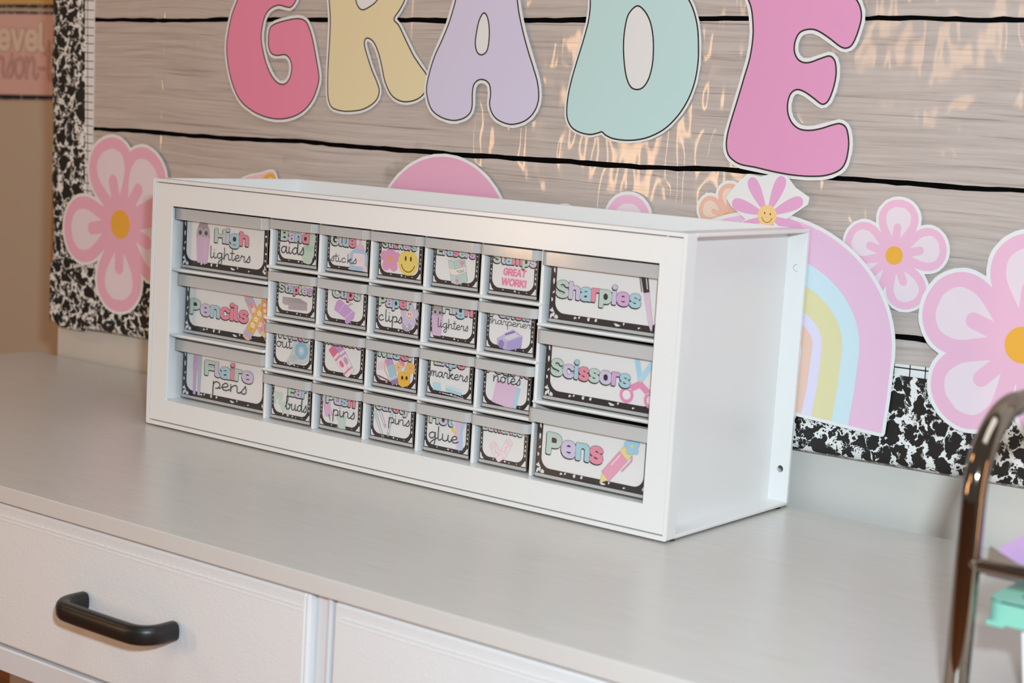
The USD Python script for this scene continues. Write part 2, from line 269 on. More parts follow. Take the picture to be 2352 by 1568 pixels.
# ------------------------------------------------------------------ bulletin board
TL = 0.0148                                                      # the board hangs tilted by this much
BY = 0.004
bb = thing('bulletin_board', 'bulletin board covered with wood-plank print and black-and-white marbled border', 'bulletin board', (0, 0, T))
ZTOP = 0.62
obj('backing', wall_sheet(Polygon([(-.3515, .0325), (1.02, .0325 + 1.37 * TL), (1.02, ZTOP), (-.352, ZTOP)]), BY + .0012, WY - BY - .0022), M_CORK, bb)
obj('gap_sheet', wall_sheet(Polygon([(-.30, .05), (1.0, .06), (1.0, ZTOP - .01), (-.30, ZTOP - .01)]), BY + .0009, .0006), M_GAP, bb)
gaps = [0.0162, 0.1253, 0.2338, 0.3430, 0.452, 0.561, 0.67]
rs = np.random.RandomState(5)
for i in range(6):
    xs = np.linspace(-.296, 1.0, 160)
    def edge(k, s):
        n1 = meshkit.fbm(np.stack([xs * 9, xs * 0 + k * 7.1, xs * 0], 1), 3, 3) - .5
        n2 = meshkit.fbm(np.stack([xs * 90, xs * 0 + k * 3.3 + s, xs * 0], 1), 2, 8) - .5
        wid = 0.0020 + 0.0013 * (meshkit.noise(np.stack([xs * 4, xs * 0 + k * 5 + s * 2, xs * 0], 1)) - .5)
        slope = 0.006 * math.sin(k * 2.3) * (xs - .2) if k == 2 else 0
        return gaps[k] + TL * xs + 0.0042 * n1 + 0.0016 * n2 + slope + s * wid
    lo, hi = edge(i, 1), edge(i + 1, -1)
    lo = np.maximum(lo, .045 + TL * xs); hi = np.minimum(hi, ZTOP - .012)
    pl = Polygon(np.vstack([np.stack([xs, lo], 1), np.stack([xs, hi], 1)[::-1]])).buffer(0)
    obj('plank', wall_sheet(pl, BY, .0008), M_PLANK, bb)
# border strips: left and bottom, rounded at the outer edge
def strip_left():
    zs = np.linspace(.03, ZTOP, 60); out = []
    for z in zs:
        xo = -.3579 + .037 * (.3569 - z) + .0010 * math.sin(z * 60); xi = -.3046 + .040 * (.3574 - z)
        if z < .05: xo += .008 * (1 - math.sqrt(max(0, 1 - ((.05 - z) / .02) ** 2))); 
        out.append([(xo + .0020, WY - .0012, z), (xo, .0085, z), (xo + .003, .0035, z), (xo + .010, .0014, z), (xi - .012, .0012, z), (xi, .0024, z), (xi, .0036, z)])
    v = np.array(out); n, k = v.shape[:2]; f = []
    for i in range(n - 1):
        for j in range(k - 1):
            a, b, c, e = i * k + j, i * k + j + 1, (i + 1) * k + j + 1, (i + 1) * k + j
            f += [(a, b, c), (a, c, e)]
    return trimesh.Trimesh(v.reshape(-1, 3), f, process=False)
def strip_bottom():
    xs = np.linspace(-.346, 1.02, 120); out = []
    for x in xs:
        zo = .0300 + TL * (x + .33) * .92 + .0012 * math.sin(x * 23 + 1) * (x < .1) - .0006; zi = .1076 + TL * (x - .58) - .0003
        if x < -.33: zo += .010 * (1 - math.sqrt(max(0, 1 - ((-.33 - x) / .02) ** 2)))
        out.append([(x, WY - .001, zo + .002), (x, .0085, zo), (x, .0035, zo + .0025), (x, .0016, zo + .010), (x, .0010, zi - .012), (x, .0022, zi), (x, .0034, zi)])
    v = np.array(out); n, k = v.shape[:2]; f = []
    for i in range(n - 1):
        for j in range(k - 1):
            a, b, c, e = i * k + j, i * k + j + 1, (i + 1) * k + j + 1, (i + 1) * k + j
            f += [(a, c, b), (a, e, c)]
    return trimesh.Trimesh(v.reshape(-1, 3), f, process=False)
obj('border_strip', strip_left(), M_MARBLE, bb, smooth=50); obj('border_strip', strip_bottom(), M_MARBLE, bb, smooth=50)
# white grid-lined inner strips
gl = Polygon([(-.306, .34 + .28), (-.2785 - .021 * .28, .62), (-.2838 + .002, .10), (-.300, .10)])
gl = Polygon([(-.3046 + .04 * (.3574 - z) - .002, z) for z in (.10, .62)] + [(-.2902 + .0212 * (.3575 - z), z) for z in (.62, .10)])
g1 = thing('grid_strip', parent=bb)
obj('strip', wall_sheet(gl, .0030, .0009), M_PAPER, g1)
rs = np.random.RandomState(3); it = []; z = .105
while z < .615:
    it.append((line([(-.3046 + .04 * (.3574 - z), z), (-.2904 + .0212 * (.3575 - z), z - .0002)], .0008).intersection(gl), (40, 40, 42))); z += rs.uniform(.0072, .0092)
it.append((line([(-.3005 + .04 * (.3574 - z), z) for z in (.10, .36, .62)], .0008), (40, 40, 42)))
print_mesh('grid_line', it, g1, .0029, eps=0)
gb = Polygon([(x, .1050 + TL * (x - .58)) for x in (-.29, 1.0)] + [(x, .1152 + TL * 1.1 * (x - .58)) for x in (1.0, -.29)])
g2 = thing('grid_strip', parent=bb)
obj('strip', wall_sheet(gb, .0028, .0007), M_PAPER, g2)
it, x = [], -.28
while x < 1.0:
    it.append((line([(x, .106 + TL * (x - .58)), (x - .0002, .1152 + TL * 1.1 * (x - .58))], .0008), (40, 40, 42))); x += rs.uniform(.0085, .0125)
it.append((line([(x, .1128 + TL * (x - .58)) for x in (-.29, .4, 1.0)], .0009), (40, 40, 42)))
print_mesh('grid_line', it, g2, .0027, eps=0)

# ------------------------------------------------------------------ paper letters
LET = {
'G': ([(-88.4,360.4),(-95.2,347.4),(-99.2,333.0),(-101.2,317.3),(-98.4,300.4),(-91.8,283.6),(-81.6,269.6),(-67.1,261.1),(-50.1,256.0),(-31.7,254.3),(-13.9,257.1),(0.0,263.5),(10.0,273.5),(15.4,285.1),(16.6,293.9),(13.3,306.3),(7.8,323.7),(2.8,334.9),(-2.9,341.7),(-11.8,343.7),(-26.0,342.0),(-40.2,338.6),(-46.3,334.7),(-47.7,327.6),(-47.2,318.6),(-43.2,312.3),(-35.9,310.6),(-26.0,311.5),(-20.0,307.9),(-17.3,301.6),(-18.6,292.7),(-22.8,287.2),(-28.1,285.6),(-34.5,287.0),(-42.1,293.1),(-49.1,303.2),(-54.4,315.9),(-56.8,326.1),(-55.6,337.7),(-52.4,346.1),(-46.4,351.9),(-36.6,354.9),(-26.6,353.4),(-21.3,353.4),(-16.2,357.9),(-13.4,364.8),(-12.7,373.6),(-17.7,383.6),(-32.3,389.9),(-52.1,388.7),(-70.0,381.1),(-81.5,370.8)], None, (238, 140, 172), 3.0),
'R': ([(24.0,362.6),(26.2,350.2),(27.3,337.9),(27.2,319.2),(26.8,300.5),(27.4,285.5),(28.7,275.5),(32.9,268.2),(41.7,265.5),(53.6,265.2),(68.7,267.3),(80.0,272.2),(86.3,278.0),(87.8,284.8),(84.6,292.0),(78.1,302.2),(71.4,315.4),(68.5,322.7),(69.0,327.0),(72.3,328.3),(78.3,325.4),(83.7,318.2),(88.5,307.4),(93.5,292.9),(100.8,282.2),(109.2,277.4),(119.0,276.2),(130.0,278.6),(137.6,283.7),(141.1,291.1),(139.7,299.4),(132.9,306.3),(124.4,315.0),(115.6,326.8),(106.7,339.3),(100.7,344.8),(105.9,351.8),(111.0,359.7),(113.6,369.2),(110.4,380.0),(98.6,388.9),(77.2,393.2),(48.9,393.9),(28.8,391.6),(20.7,383.6),(21.7,372.5)],
      [(55.5,364.1),(57.4,357.4),(61.0,353.4),(65.3,352.3),(71.4,354.5),(77.8,358.2),(82.1,363.0),(82.8,369.1),(76.8,373.9),(65.2,374.5),(57.9,370.8)], (234, 218, 176), 2.6),
'A': ([(168.1,363.7),(165.4,354.3),(161.0,341.4),(154.9,328.3),(148.0,315.1),(143.5,301.9),(141.1,289.9),(142.6,280.4),(147.9,271.0),(157.7,265.5),(170.3,263.2),(180.9,264.9),(188.2,269.3),(190.8,275.3),(190.4,285.9),(191.1,292.4),(193.9,296.0),(198.3,297.7),(203.6,296.9),(207.6,293.6),(209.1,286.7),(208.7,278.5),(211.4,271.6),(217.0,266.6),(226.1,263.6),(234.9,263.3),(246.2,266.9),(254.3,274.2),(257.9,284.1),(256.2,296.5),(251.0,308.9),(245.1,321.2),(238.9,335.9),(233.4,351.7),(230.3,364.2),(225.7,376.7),(215.7,384.6),(200.7,387.5),(186.0,384.6),(173.9,375.4)],
      [(197.4,351.0),(201.4,347.8),(204.0,338.6),(204.3,328.3),(202.6,320.7),(197.6,317.7),(192.9,319.9),(190.6,326.8),(191.3,336.1),(193.4,345.4)], (216, 208, 232), 2.9),
'D': ([(301.0,364.7),(301.4,355.9),(300.3,344.9),(296.6,330.4),(292.2,315.8),(288.4,302.2),(285.9,289.8),(285.2,277.4),(286.8,269.5),(291.5,263.6),(299.3,260.3),(309.1,259.2),(316.5,260.8),(320.0,261.8),(324.0,259.4),(330.9,257.3),(341.7,256.6),(353.6,257.7),(365.1,260.9),(377.5,267.5),(388.2,277.8),(396.0,290.0),(400.6,303.0),(402.3,316.9),(401.7,329.6),(399.7,343.3),(395.6,354.9),(389.8,364.3),(381.4,373.8),(368.0,382.3),(348.2,387.1),(323.2,387.7),(307.3,384.5),(301.3,374.6)],
      [(344.7,358.3),(351.5,354.9),(357.4,346.9),(360.8,336.2),(362.1,325.4),(362.0,314.6),(359.6,304.2),(354.9,297.5),(348.9,295.8),(343.4,298.2),(339.0,306.2),(336.0,319.3),(334.8,331.2),(335.4,343.3),(337.9,352.5)], (194, 224, 222), 2.3),
'E': ([(440.5,365.8),(444.3,357.6),(446.7,346.2),(447.4,335.9),(446.2,322.4),(442.6,307.7),(438.6,291.8),(434.9,278.0),(432.3,266.2),(432.1,257.7),(434.2,251.5),(438.8,247.5),(445.7,244.8),(457.9,243.5),(472.4,241.5),(487.8,240.1),(502.8,240.1),(515.3,241.7),(525.1,245.9),(529.5,252.3),(530.8,262.5),(529.8,270.5),(527.3,276.4),(522.6,278.7),(516.5,277.4),(507.7,274.4),(498.7,272.7),(490.6,273.5),(484.4,277.8),(480.9,284.3),(480.2,291.5),(482.0,297.8),(486.4,300.8),(492.3,299.7),(500.1,295.5),(506.1,291.8),(509.5,291.8),(512.6,295.0),(515.3,303.2),(516.5,312.3),(515.4,320.3),(512.8,324.3),(509.3,325.4),(503.2,323.5),(495.5,320.7),(489.8,320.4),(485.0,323.0),(482.1,328.5),(482.4,335.6),(485.6,341.3),(492.3,343.5),(499.2,342.6),(508.7,337.7),(517.1,332.4),(522.2,331.0),(526.5,333.1),(529.7,339.7),(532.1,349.7),(531.7,356.6),(528.7,363.0),(523.9,366.9),(511.1,372.3),(490.5,376.3),(468.5,376.7),(449.9,374.6),(441.3,370.4)], None, (230, 156, 196), 3.0)}
LDESC = {'G': 'dark pink paper letter G with white rim', 'R': 'pale yellow paper letter R with white rim', 'A': 'lavender paper letter A overlapping the letter R', 'D': 'mint green paper letter D with white oval inside', 'E': 'pink paper letter E with white rim'}
for k, (pts, hole, col, mar) in LET.items():
    fill = Polygon(spline(np.array(pts) / 1000, 6)).buffer(0)
    paper = fill.buffer(mar / 1000, 6).simplify(.0004)
    if hole: fill = fill.difference(Polygon(spline(np.array(hole) / 1000, 6)))
    ring = fill.buffer(.00045).difference(fill.buffer(-.00070))
    y = .0021 - (.0009 if k in 'AE' else 0)
    t = thing('paper_letter', LDESC[k] + ' on the plank backdrop', 'letter', (0, 0, T), group='letters spelling a word on the board')
    obj('paper', wall_sheet(paper, y, .0003), M_PAPER, t)
    obj('letter_face', wall_sheet(fill, y - .0001, .0001), plain('letter_face_' + k.lower(), col, 0.5), t)
    obj('outline', wall_sheet(ring, y - .00014, .00004), M_BLACKINK, t)

# ------------------------------------------------------------------ paper flowers, rainbows, daisy
def petal(R, deg, f=1.0):
    """A petal from the middle out to radius R, as an outline polygon."""
    s = spline([(0.02, .06), (.25, .22), (.52, .365), (.76, .365), (.94, .22), (1.0, 0), (.94, -.22), (.76, -.365), (.52, -.365), (.25, -.22), (.02, -.06)], 5) * R
    return affinity.rotate(Polygon(s).buffer(0), deg, origin=(0, 0))
def inner_petal(R, deg):
    s = spline([(.24, .012), (.40, .130), (.58, .228), (.75, .222), (.85, .110), (.865, 0), (.85, -.110), (.75, -.222), (.58, -.228), (.40, -.130), (.24, -.012)], 5) * R
    return affinity.rotate(Polygon(s).buffer(0), deg, origin=(0, 0))
def flower(name, label, c, R, degs, y, cols, margin, stretch=(1, 1), group='paper flowers on the board'):
    pink, pale, mid = cols
    body = unary_union([petal(R, a) for a in degs] + [disc(.3 * R)])
    pal = unary_union([inner_petal(R, a) for a in degs])
    st = unary_union([affinity.rotate(line([(0, 0), (.50 * R, 0)], .15 * R), a, origin=(0, 0)) for a in degs])
    pal = pal.difference(st)
    t = thing(name, label, 'paper flower', (c[0], y, c[1] + T), group=group)
    obj('paper', wall_sheet(body.buffer(margin, 6).simplify(.0003), 0, .0003), M_PAPER, t)
    obj('flower_face', wall_sheet(body, -.0001, .0001), pink, t)
    for a in degs: obj('petal', wall_sheet(inner_petal(R, a).difference(st), -.00016, .00006), pale, t)
    obj('flower_centre', wall_sheet(ell(0, 0, .165 * R, .165 * R), -.00022, .00012), mid, t)
    return t
P_PINK, P_PINK2, P_PALE, P_ORANGE = plain('flower_pink', (238, 178, 200), 0.5), plain('flower_pink_cool', (238, 186, 210), 0.5), plain('flower_pale_pink', (236, 218, 226), 0.5), plain('flower_orange', (240, 176, 62), 0.5)
P_PEACH, P_PEACHP = plain('flower_peach', (238, 186, 166), 0.5), plain('flower_pale_peach', (238, 212, 194), 0.5)
flower('paper_flower', 'big pink paper flower on the marbled border left of the drawer cabinet', (-.2391, .1420), .0858, (107, 55, -170, -90, -20), .0002, (P_PINK, P_PALE, P_ORANGE), .0030)
flower('paper_flower', 'medium pink paper flower tucked behind the striped rainbow', (.5721, .1902), .0388, (88, 15, -64, 165, -138), .0014, (P_PINK2, P_PALE, P_ORANGE), .0022)
flower('paper_flower', 'big pink paper flower at the right edge, above the cart', (.670, .1401), .0745, (161, 88, 18, -53, -135), -.0012, (P_PINK2, P_PALE, P_ORANGE), .0030)
flower('paper_flower', 'peach paper flower partly under the smiling daisy', (.4375, .2047), .0258, (88, 160, 15, -57, -130), .0014, (P_PEACH, P_PEACHP, P_ORANGE), .0024)
flower('paper_flower', 'pink paper flower whose petal top shows above the middle of the cabinet', (.3500, .1640), .0515, (90, 18, 162, -54, -126), .0014, (P_PINK2, P_PALE, P_ORANGE), .0026)
flower('paper_flower', 'white-rimmed paper flower just peeping above the cabinet', (.290, .176), .0258, (90, 18, 162, -54, -126), .0016, (P_PINK, P_PALE, P_ORANGE), .0024)
# smiling daisy
dt = thing('smiling_daisy', 'paper daisy with long pink petals and a smiling yellow face', 'paper flower', (.4721, -.0016, .2097 + T))
dp = [(-.026,.021),(-.0185,.0278),(-.0075,.0268),(.002,.0294),(.0132,.0284),(.0205,.021),(.0317,.0151),(.031,.0109),(.0143,-.0012),(.024,-.016),(.012,-.028),(-.004,-.031),(-.02,-.026),(-.029,-.014),(-.016,-.004),(-.030,.005),(-.034,.010),(-.031,.0145)]
obj('paper', wall_sheet(Polygon(dp).buffer(.001), 0, .0003), M_PAPER, dt)
PD = plain('daisy_pink', (230, 168, 206), 0.5)
for a in (122, 70, 26, 166, -18, -62, -106, -150):
    s = Polygon(spline([(.004, .001), (.014, .0036), (.024, .0046), (.0292, .0032), (.0308, 0), (.0292, -.0032), (.024, -.0046), (.014, -.0036), (.004, -.001)], 5))
    obj('petal', wall_sheet(affinity.rotate(s, a, origin=(0, 0)), -.0001, .0001), PD, dt)
obj('face', wall_sheet(ell(0, 0, .0077, .0076), -.0002, .0001), plain('daisy_yellow', (246, 206, 138), 0.5), dt)
print_mesh('smile', [(unary_union([line([(.0042 * math.cos(a), -.0004 + .0046 * math.sin(a)) for a in np.linspace(math.radians(195), math.radians(345), 14)], .0004), ell(-.0021, .0016, .0005, .0008), ell(.0026, .0012, .0005, .0008)]), (110, 72, 30))], dt, -.00024)
# rainbows (arched bands); half profile mirrored about the middle
def arch(rx, rt, zt, flare, z_end, zc):
    """Outline of an arch leg to leg: half width rx, round top at zt, legs pulled in by flare at z_end."""
    pts = []
    for a in np.linspace(0, 90, 20):
        pts.append((rx * math.cos(math.radians(a)), zc + (zt - zc) * math.sin(math.radians(a))))
    right = [(rx - flare, z_end)] + [(rx - flare * .35, zc - (zc - z_end) * .55)] + pts
    return Polygon(right + [(-x, z) for x, z in right[::-1]])
def rainbow(label, cx, y, bands, paper_pts, hole=None, group='paper rainbows on the board'):
    t = thing('paper_rainbow', label, 'paper rainbow', (cx, y, T), group=group)
    obj('paper', wall_sheet(bands[0][0].buffer(.0026, 6).simplify(.0003), 0, .0003), M_PAPER, t)
    for i, (g, m) in enumerate(bands):
        nxt = bands[i + 1][0] if i + 1 < len(bands) else hole
        obj('band', wall_sheet(g.difference(nxt.buffer(.00002)) if nxt is not None else g, -.0001, .0001), m, t)
    return t
cx = .4725
def band_r(xr, zt, xe, ze, zc=.118): return arch(xr, 0, zt, xr - xe, ze, zc)
B_PINK, B_BLUE, B_YEL, B_LIL, B_PEA = [plain('rainbow_' + n, c, .5) for n, c in (('pink', (236, 192, 216)), ('blue', (208, 228, 234)), ('yellow', (228, 218, 168)), ('lilac', (226, 218, 240)), ('peach', (238, 200, 182)))]
rb = []
for (xr, zt, xe, m) in ((.1052, .2100, .1027, B_PINK), (.0805, .1845, .0765, B_BLUE), (.0672, .1690, .0635, B_YEL), (.0515, .1515, .0470, B_LIL), (.0440, .1425, .0390, B_PEA)):
    ze = .0655 if xr > .1 else .0662 
    rb.append((arch(xr, 0, zt, xr - xe, ze, .120), m))
rb = [(affinity.intersection if False else g.intersection(Polygon([(-.2, .0705 + .0076 * 2.0), (.2, .0705 - .0076 * 2.0 + .0034), (.2, .3), (-.2, .3)])), m) for g, m in rb]
hole = arch(.0355, 0, .1300, .0045, .04, .115)
rainbow('pastel paper rainbow standing out at the right of the drawer cabinet', cx, -.0006, rb, None, hole)
for label, c2, zt, rad, yy in (('pastel paper rainbow whose pink arch rises above the cabinet middle', .1655, .2330, .0735, .0012),):
    bs, r = [], rad
    for k, m in enumerate((plain('arch_pink', (232, 170, 198), .5), B_BLUE, B_YEL, B_LIL)):
        rk = rad * (1, .52, .38, .26)[k]; bs.append((arch(rk, 0, zt - (rad - rk), .004, .09, zt - rad), m))
    rainbow(label, c2, yy, bs, None, arch(rad * .15, 0, zt - rad * .85, .001, .08, zt - rad))
t = thing('paper_cloud', 'small pink and yellow paper cutout whose tip shows above the cabinet left end', 'paper cutout', (-.052, .0012, .19 + T))
g = Polygon(spline([(-.024, .004), (-.014, .0105), (.0, .0135), (.016, .0175), (.0215, .013), (.023, .003), (.012, -.012), (-.012, -.012)], 6))
obj('paper', wall_sheet(g.buffer(.0016), 0, .0003), M_PAPER, t)
obj('cutout_face', wall_sheet(g, -.0001, .0001), plain('cutout_pink', (238, 200, 200), .5), t)
obj('stripe', wall_sheet(line(spline([(.004, -.006), (.006, .008), (.013, .0135), (.0195, .012), (.0205, .002)], 6, False), .0035).intersection(g), -.00018, .00008), P_ORANGE, t)

# ------------------------------------------------------------------ signs on the set-back wall
FY = 0.2985
def far_sign(name, label, corners, col, strips, draw=None):
    t = thing(name, label, 'sign', (0, FY, T), group='classroom signs on the set-back wall')
    obj('card', wall_sheet(Polygon(corners), 0, .0008), plain('sign_' + name, col, .55), t)
    it = []
    rr = np.random.RandomState(11)
    for s in strips:
        s = np.array(s); it.append((Polygon(s), (34, 34, 44)))
        for k in range(26):
            u = rr.uniform(0, 1); p0 = s[0] + (s[1] - s[0]) * u; w = rr.uniform(.002, .005); h = rr.uniform(.0015, .0035)
            up = rr.rand() > .5; base = p0 if not up else s[3] + (s[2] - s[3]) * u
            it.append((Polygon([(base[0] - w / 2, base[1]), (base[0] + w * .3, base[1]), (base[0] + w * .6 * rr.uniform(-1, 1), base[1] + (h if not up else -h))]), (214, 200, 186)))
    print_mesh('border_print', it, t, -.0001, eps=1e-5)
    if draw: print_mesh('lettering', draw, t, -.0006, eps=2e-5)
gcache = {}
def glyph(ch, bold=True):
    if (ch, bold) not in gcache:
        m = meshkit.text_mesh(ch, 1.0, depth=.1, bold=bold)
        top = m.triangles[m.face_normals[:, 2] > .9][:, :, :2]
        gcache[(ch, bold)] = unary_union([Polygon(t).buffer(.002) for t in top])
        if ch in 'ij':                                            # lift the dot so that it stays apart from the stem
            ps_ = sorted(polys(gcache[(ch, bold)]), key=lambda q: q.centroid.y)
            gcache[(ch, bold)] = unary_union(ps_[:-1] + [affinity.translate(ps_[-1], 0, .10)])
    return gcache[(ch, bold)]
def bubble(word, h, fat=.042, gap=-.02, wave=0.0):
    """Rounded fat lettering: list of (polygon, index), left end at 0, baseline 0, capital height h."""
    out, x = [], 0.0
    for i, ch in enumerate(word):
        if ch == ' ': x += .3; continue
        g0 = glyph(ch); g = g0.buffer(-.02).buffer(fat + .02, 6)
        for q in polys(g0):
            for r_ in q.interiors:
                c_ = Polygon(r_); k_ = math.sqrt(max(.010, .30 * c_.area) / max(c_.area, 1e-6)); g = g.difference(affinity.scale(c_, min(k_, 1.0), min(k_, 1.0)).buffer(.01))
        b = g.bounds; g = affinity.translate(g, x - b[0], wave * math.sin(i * 1.3)); x += (b[2] - b[0]) + gap
        out.append((affinity.scale(g, h, h, origin=(0, 0)), i))
    return out, x * h
def fitted(word, x0, x1, base, cap, squeeze=True, **kw):
    out, w = bubble(word, cap, **kw); k = (x1 - x0) / w
    return [(affinity.translate(affinity.scale(g, k, 1, origin=(0, 0)), x0, base), i) for g, i in out]
dr_ = []
for g, i in fitted('evel', -.846, -.7475, .3150, .034, fat=.03): dr_ += [(g.buffer(.0011), (200, 156, 146)), (g, (242, 222, 204))]
# looping outlined script under it
SC = {}
SC['a'] = ([[(.75,.85),(.45,1),(.12,.7),(.1,.25),(.35,0),(.65,.3),(.78,1),(.78,.3),(.95,0),(1.12,.2)]], 1.02)
SC['b'] = ([[(-.05,.3),(.25,1.2),(.34,1.9),(.15,2.05),(.1,1.3),(.1,.2),(.38,0),(.72,.3),(.68,.8),(.45,.85),(.95,.75)]], .9)
SC['c'] = ([[(.68,.8),(.45,1),(.12,.65),(.12,.25),(.4,0),(.8,.25)]], .95)
SC['d'] = ([[(.75,.85),(.45,1),(.1,.6),(.12,.2),(.38,0),(.7,.4),(.82,2.0),(.8,.3),(.95,0),(1.12,.2)]], 1.02)
SC['e'] = ([[(.02,.35),(.6,.6),(.6,.95),(.35,1),(.1,.6),(.15,.15),(.45,0),(.85,.25)]], .8)
SC['g'] = ([[(.75,.85),(.45,1),(.1,.65),(.15,.2),(.4,.05),(.7,.4),(.78,1),(.75,-.6),(.5,-1),(.25,-.75),(.5,-.3),(1.05,.25)]], .98)
SC['h'] = ([[(.1,2.0),(.1,0),(.15,.5),(.45,1),(.7,.8),(.72,.2),(.9,0),(1.08,.2)]], 1.0)
SC['i'] = ([[(.08,1),(.1,.2),(.3,0),(.48,.25)], [(.1,1.45),(.12,1.5)]], .45)
SC['k'] = ([[(.1,2),(.1,0),(.15,.5),(.6,1),(.55,.7),(.22,.5),(.7,0),(.92,.2)]], .85)
SC['l'] = ([[(.1,2),(.1,.2),(.3,0),(.5,.25)]], .46)
SC['m'] = ([[(.08,1),(.08,0),(.15,.6),(.38,1),(.5,.8),(.5,0),(.56,.6),(.8,1),(.95,.8),(.95,.2),(1.1,0),(1.28,.2)]], 1.2)
SC['n'] = ([[(.08,1),(.08,0),(.15,.6),(.5,1),(.7,.8),(.7,.2),(.88,0),(1.06,.2)]], .98)
SC['o'] = ([[(.5,1),(.15,.8),(.1,.3),(.4,0),(.75,.3),(.72,.8),(.5,1),(.7,.85),(.95,.9)]], .9)
SC['p'] = ([[(.1,1),(.08,-1.0),(.1,.5),(.4,1),(.75,.75),(.65,.2),(.35,.05),(.85,.2)]], .85)
SC['r'] = ([[(.02,.5),(.2,1.08),(.3,.9),(.6,.9),(.55,.3),(.7,0),(.88,.2)]], .8)
SC['s'] = ([[(.0,.1),(.38,.9),(.45,1.15),(.55,.6),(.5,.15),(.25,0),(.08,.15)]], .62)
SC['t'] = ([[(.2,1.8),(.2,.2),(.4,0),(.58,.25)], [(-.08,1.2),(.5,1.25)]], .52)
SC['u'] = ([[(.08,1),(.1,.2),(.35,0),(.65,.3),(.72,1),(.72,.25),(.9,0),(1.08,.2)]], 1.0)
SC['-'] = ([[(.05,.5),(.55,.5)]], .6)
def script(word, x0, x1, base, xh, w=.16):
    sh, x = [], 0.0
    for ch in word:
        st, adv = SC[ch]
        for s in st:
            p = spline(s, 6, False) if len(s) > 2 else np.array(s); sh.append(p + [x, 0])
        x += adv + .06
    k = (x1 - x0) / x
    g = unary_union([LineString(p * [k, xh] + [x0, base]).buffer(w * xh / 2, 4) for p in sh])
    return g
sg = script('erson-t', -.868, -.730, .2795, .026, w=.17)
dr_ += [(sg, (190, 148, 142)), (sg.buffer(-.0013), (226, 184, 176))]
far_sign('pink_sign', 'pink wall sign reading evel in pale bubble letters', [(-.93, .2455), (-.70, .2545), (-.70, .3637), (-.93, .3637)], (236, 194, 188),
    [[(-.93, .3600), (-.70, .3610), (-.70, .3640), (-.93, .3640)], [(-.93, .2460), (-.70, .2550), (-.70, .2600), (-.93, .2540)]], dr_)
far_sign('yellow_sign', 'yellow wall sign above the pink one, at the top left corner', [(-.93, .3680), (-.70, .3690), (-.70, .48), (-.93, .48)], (222, 184, 116),
    [[(-.93, .3680), (-.70, .3690), (-.70, .3735), (-.93, .3722)]])

# ------------------------------------------------------------------ the drawer cabinet
CY, CH, CW, CZ = -0.1687, 0.2031, 0.508, 0.0014
YB = -0.0022
dc = thing('drawer_cabinet', 'white desktop storage cabinet with rows of small labelled clear drawers, on the dresser top', 'drawer cabinet', (0, CY, T))
D = YB - CY                                                     # depth; local y = 0 is the front
fr = sbox(0, CZ, CW, CH).buffer(0)
obj('front_rim', wall_sheet(rrect(0, CZ, CW, CH, .0016).difference(sbox(.0031, CZ + .0031, CW - .0031, CH - .0026)), 0.0, .0115), M_WHITE, dc)
obj('face_frame', wall_sheet(sbox(.0040, CZ + .0040, CW - .0036, CH - .0035).difference(sbox(.0222, .0231, .4876, .1820)), .0007, .0020), M_WHITE, dc)
obj('groove', wall_sheet(sbox(.0028, CZ + .0028, CW - .0028, CH - .0024).difference(sbox(.0200, .0210, .4890, .1840)), .0029, .0012), plain('groove_grey', (150, 152, 156), .6), dc)
gx0, gx1, gz0, gz1 = .0134, .4906, .0218, .1835
obj('top_tray', [bx(.0016, CW - .0170, .003, D - .0016, CH - .020, CH - .0185)], M_WHITE, dc)
obj('tray_side', bx(0, .0035, .0025, D, CH - .0195, CH, .0006), M_WHITE, dc); obj('top_flange', bx(CW - .0165, CW, .0114, D, CH - .0028, CH, .0008), M_WHITE, dc); obj('tray_side', bx(CW - .0175, CW - .0160, .0025, D, CH - .020, CH - .0004), M_WHITE, dc)
obj('back_rim', bx(0, CW - .0002, D - .0021, D, CH - .0195, CH, .0007), M_WHITE, dc)
obj('back_panel', bx(.001, CW - .016, D - .0020, D - .0002, CZ, CH - .0195), M_WHITE, dc)
obj('bottom_panel', bx(.0005, CW - .0003, .0114, D - .0003, CZ, CZ + .0026, .0006), M_WHITE, dc)
for x0, x1 in ((0.0002, .0018), (CW - .0172, CW - .0156)):
    obj('side_panel', bx(x0, x1, .0112, D - .0004, CZ + .0026, CH - .003), M_WHITE, dc)
fl = sbox(CW - .0160, CZ + .0020, CW, CH - .0026)
for hx, hz in ((.5005, .1745), (.5005, .0275)): fl = fl.difference(disc(.0026, hx, hz))
obj('back_flange', wall_sheet(fl, D - .0026, .0024), M_WHITE, dc)
obj('screw_cap', wall_sheet(disc(.0024, .5005, .1745), D - .0018, .0010), M_WHITE, dc)
for fx, fy in ((.012, .012), (CW - .007, .012), (.012, D - .010), (CW - .007, D - .010)):
    c = trimesh.creation.cylinder(.0055, .0028, sections=20); c.apply_translation((fx, fy, .0014 + .0000)); obj('rubber_foot', c, M_RUBBER, dc)
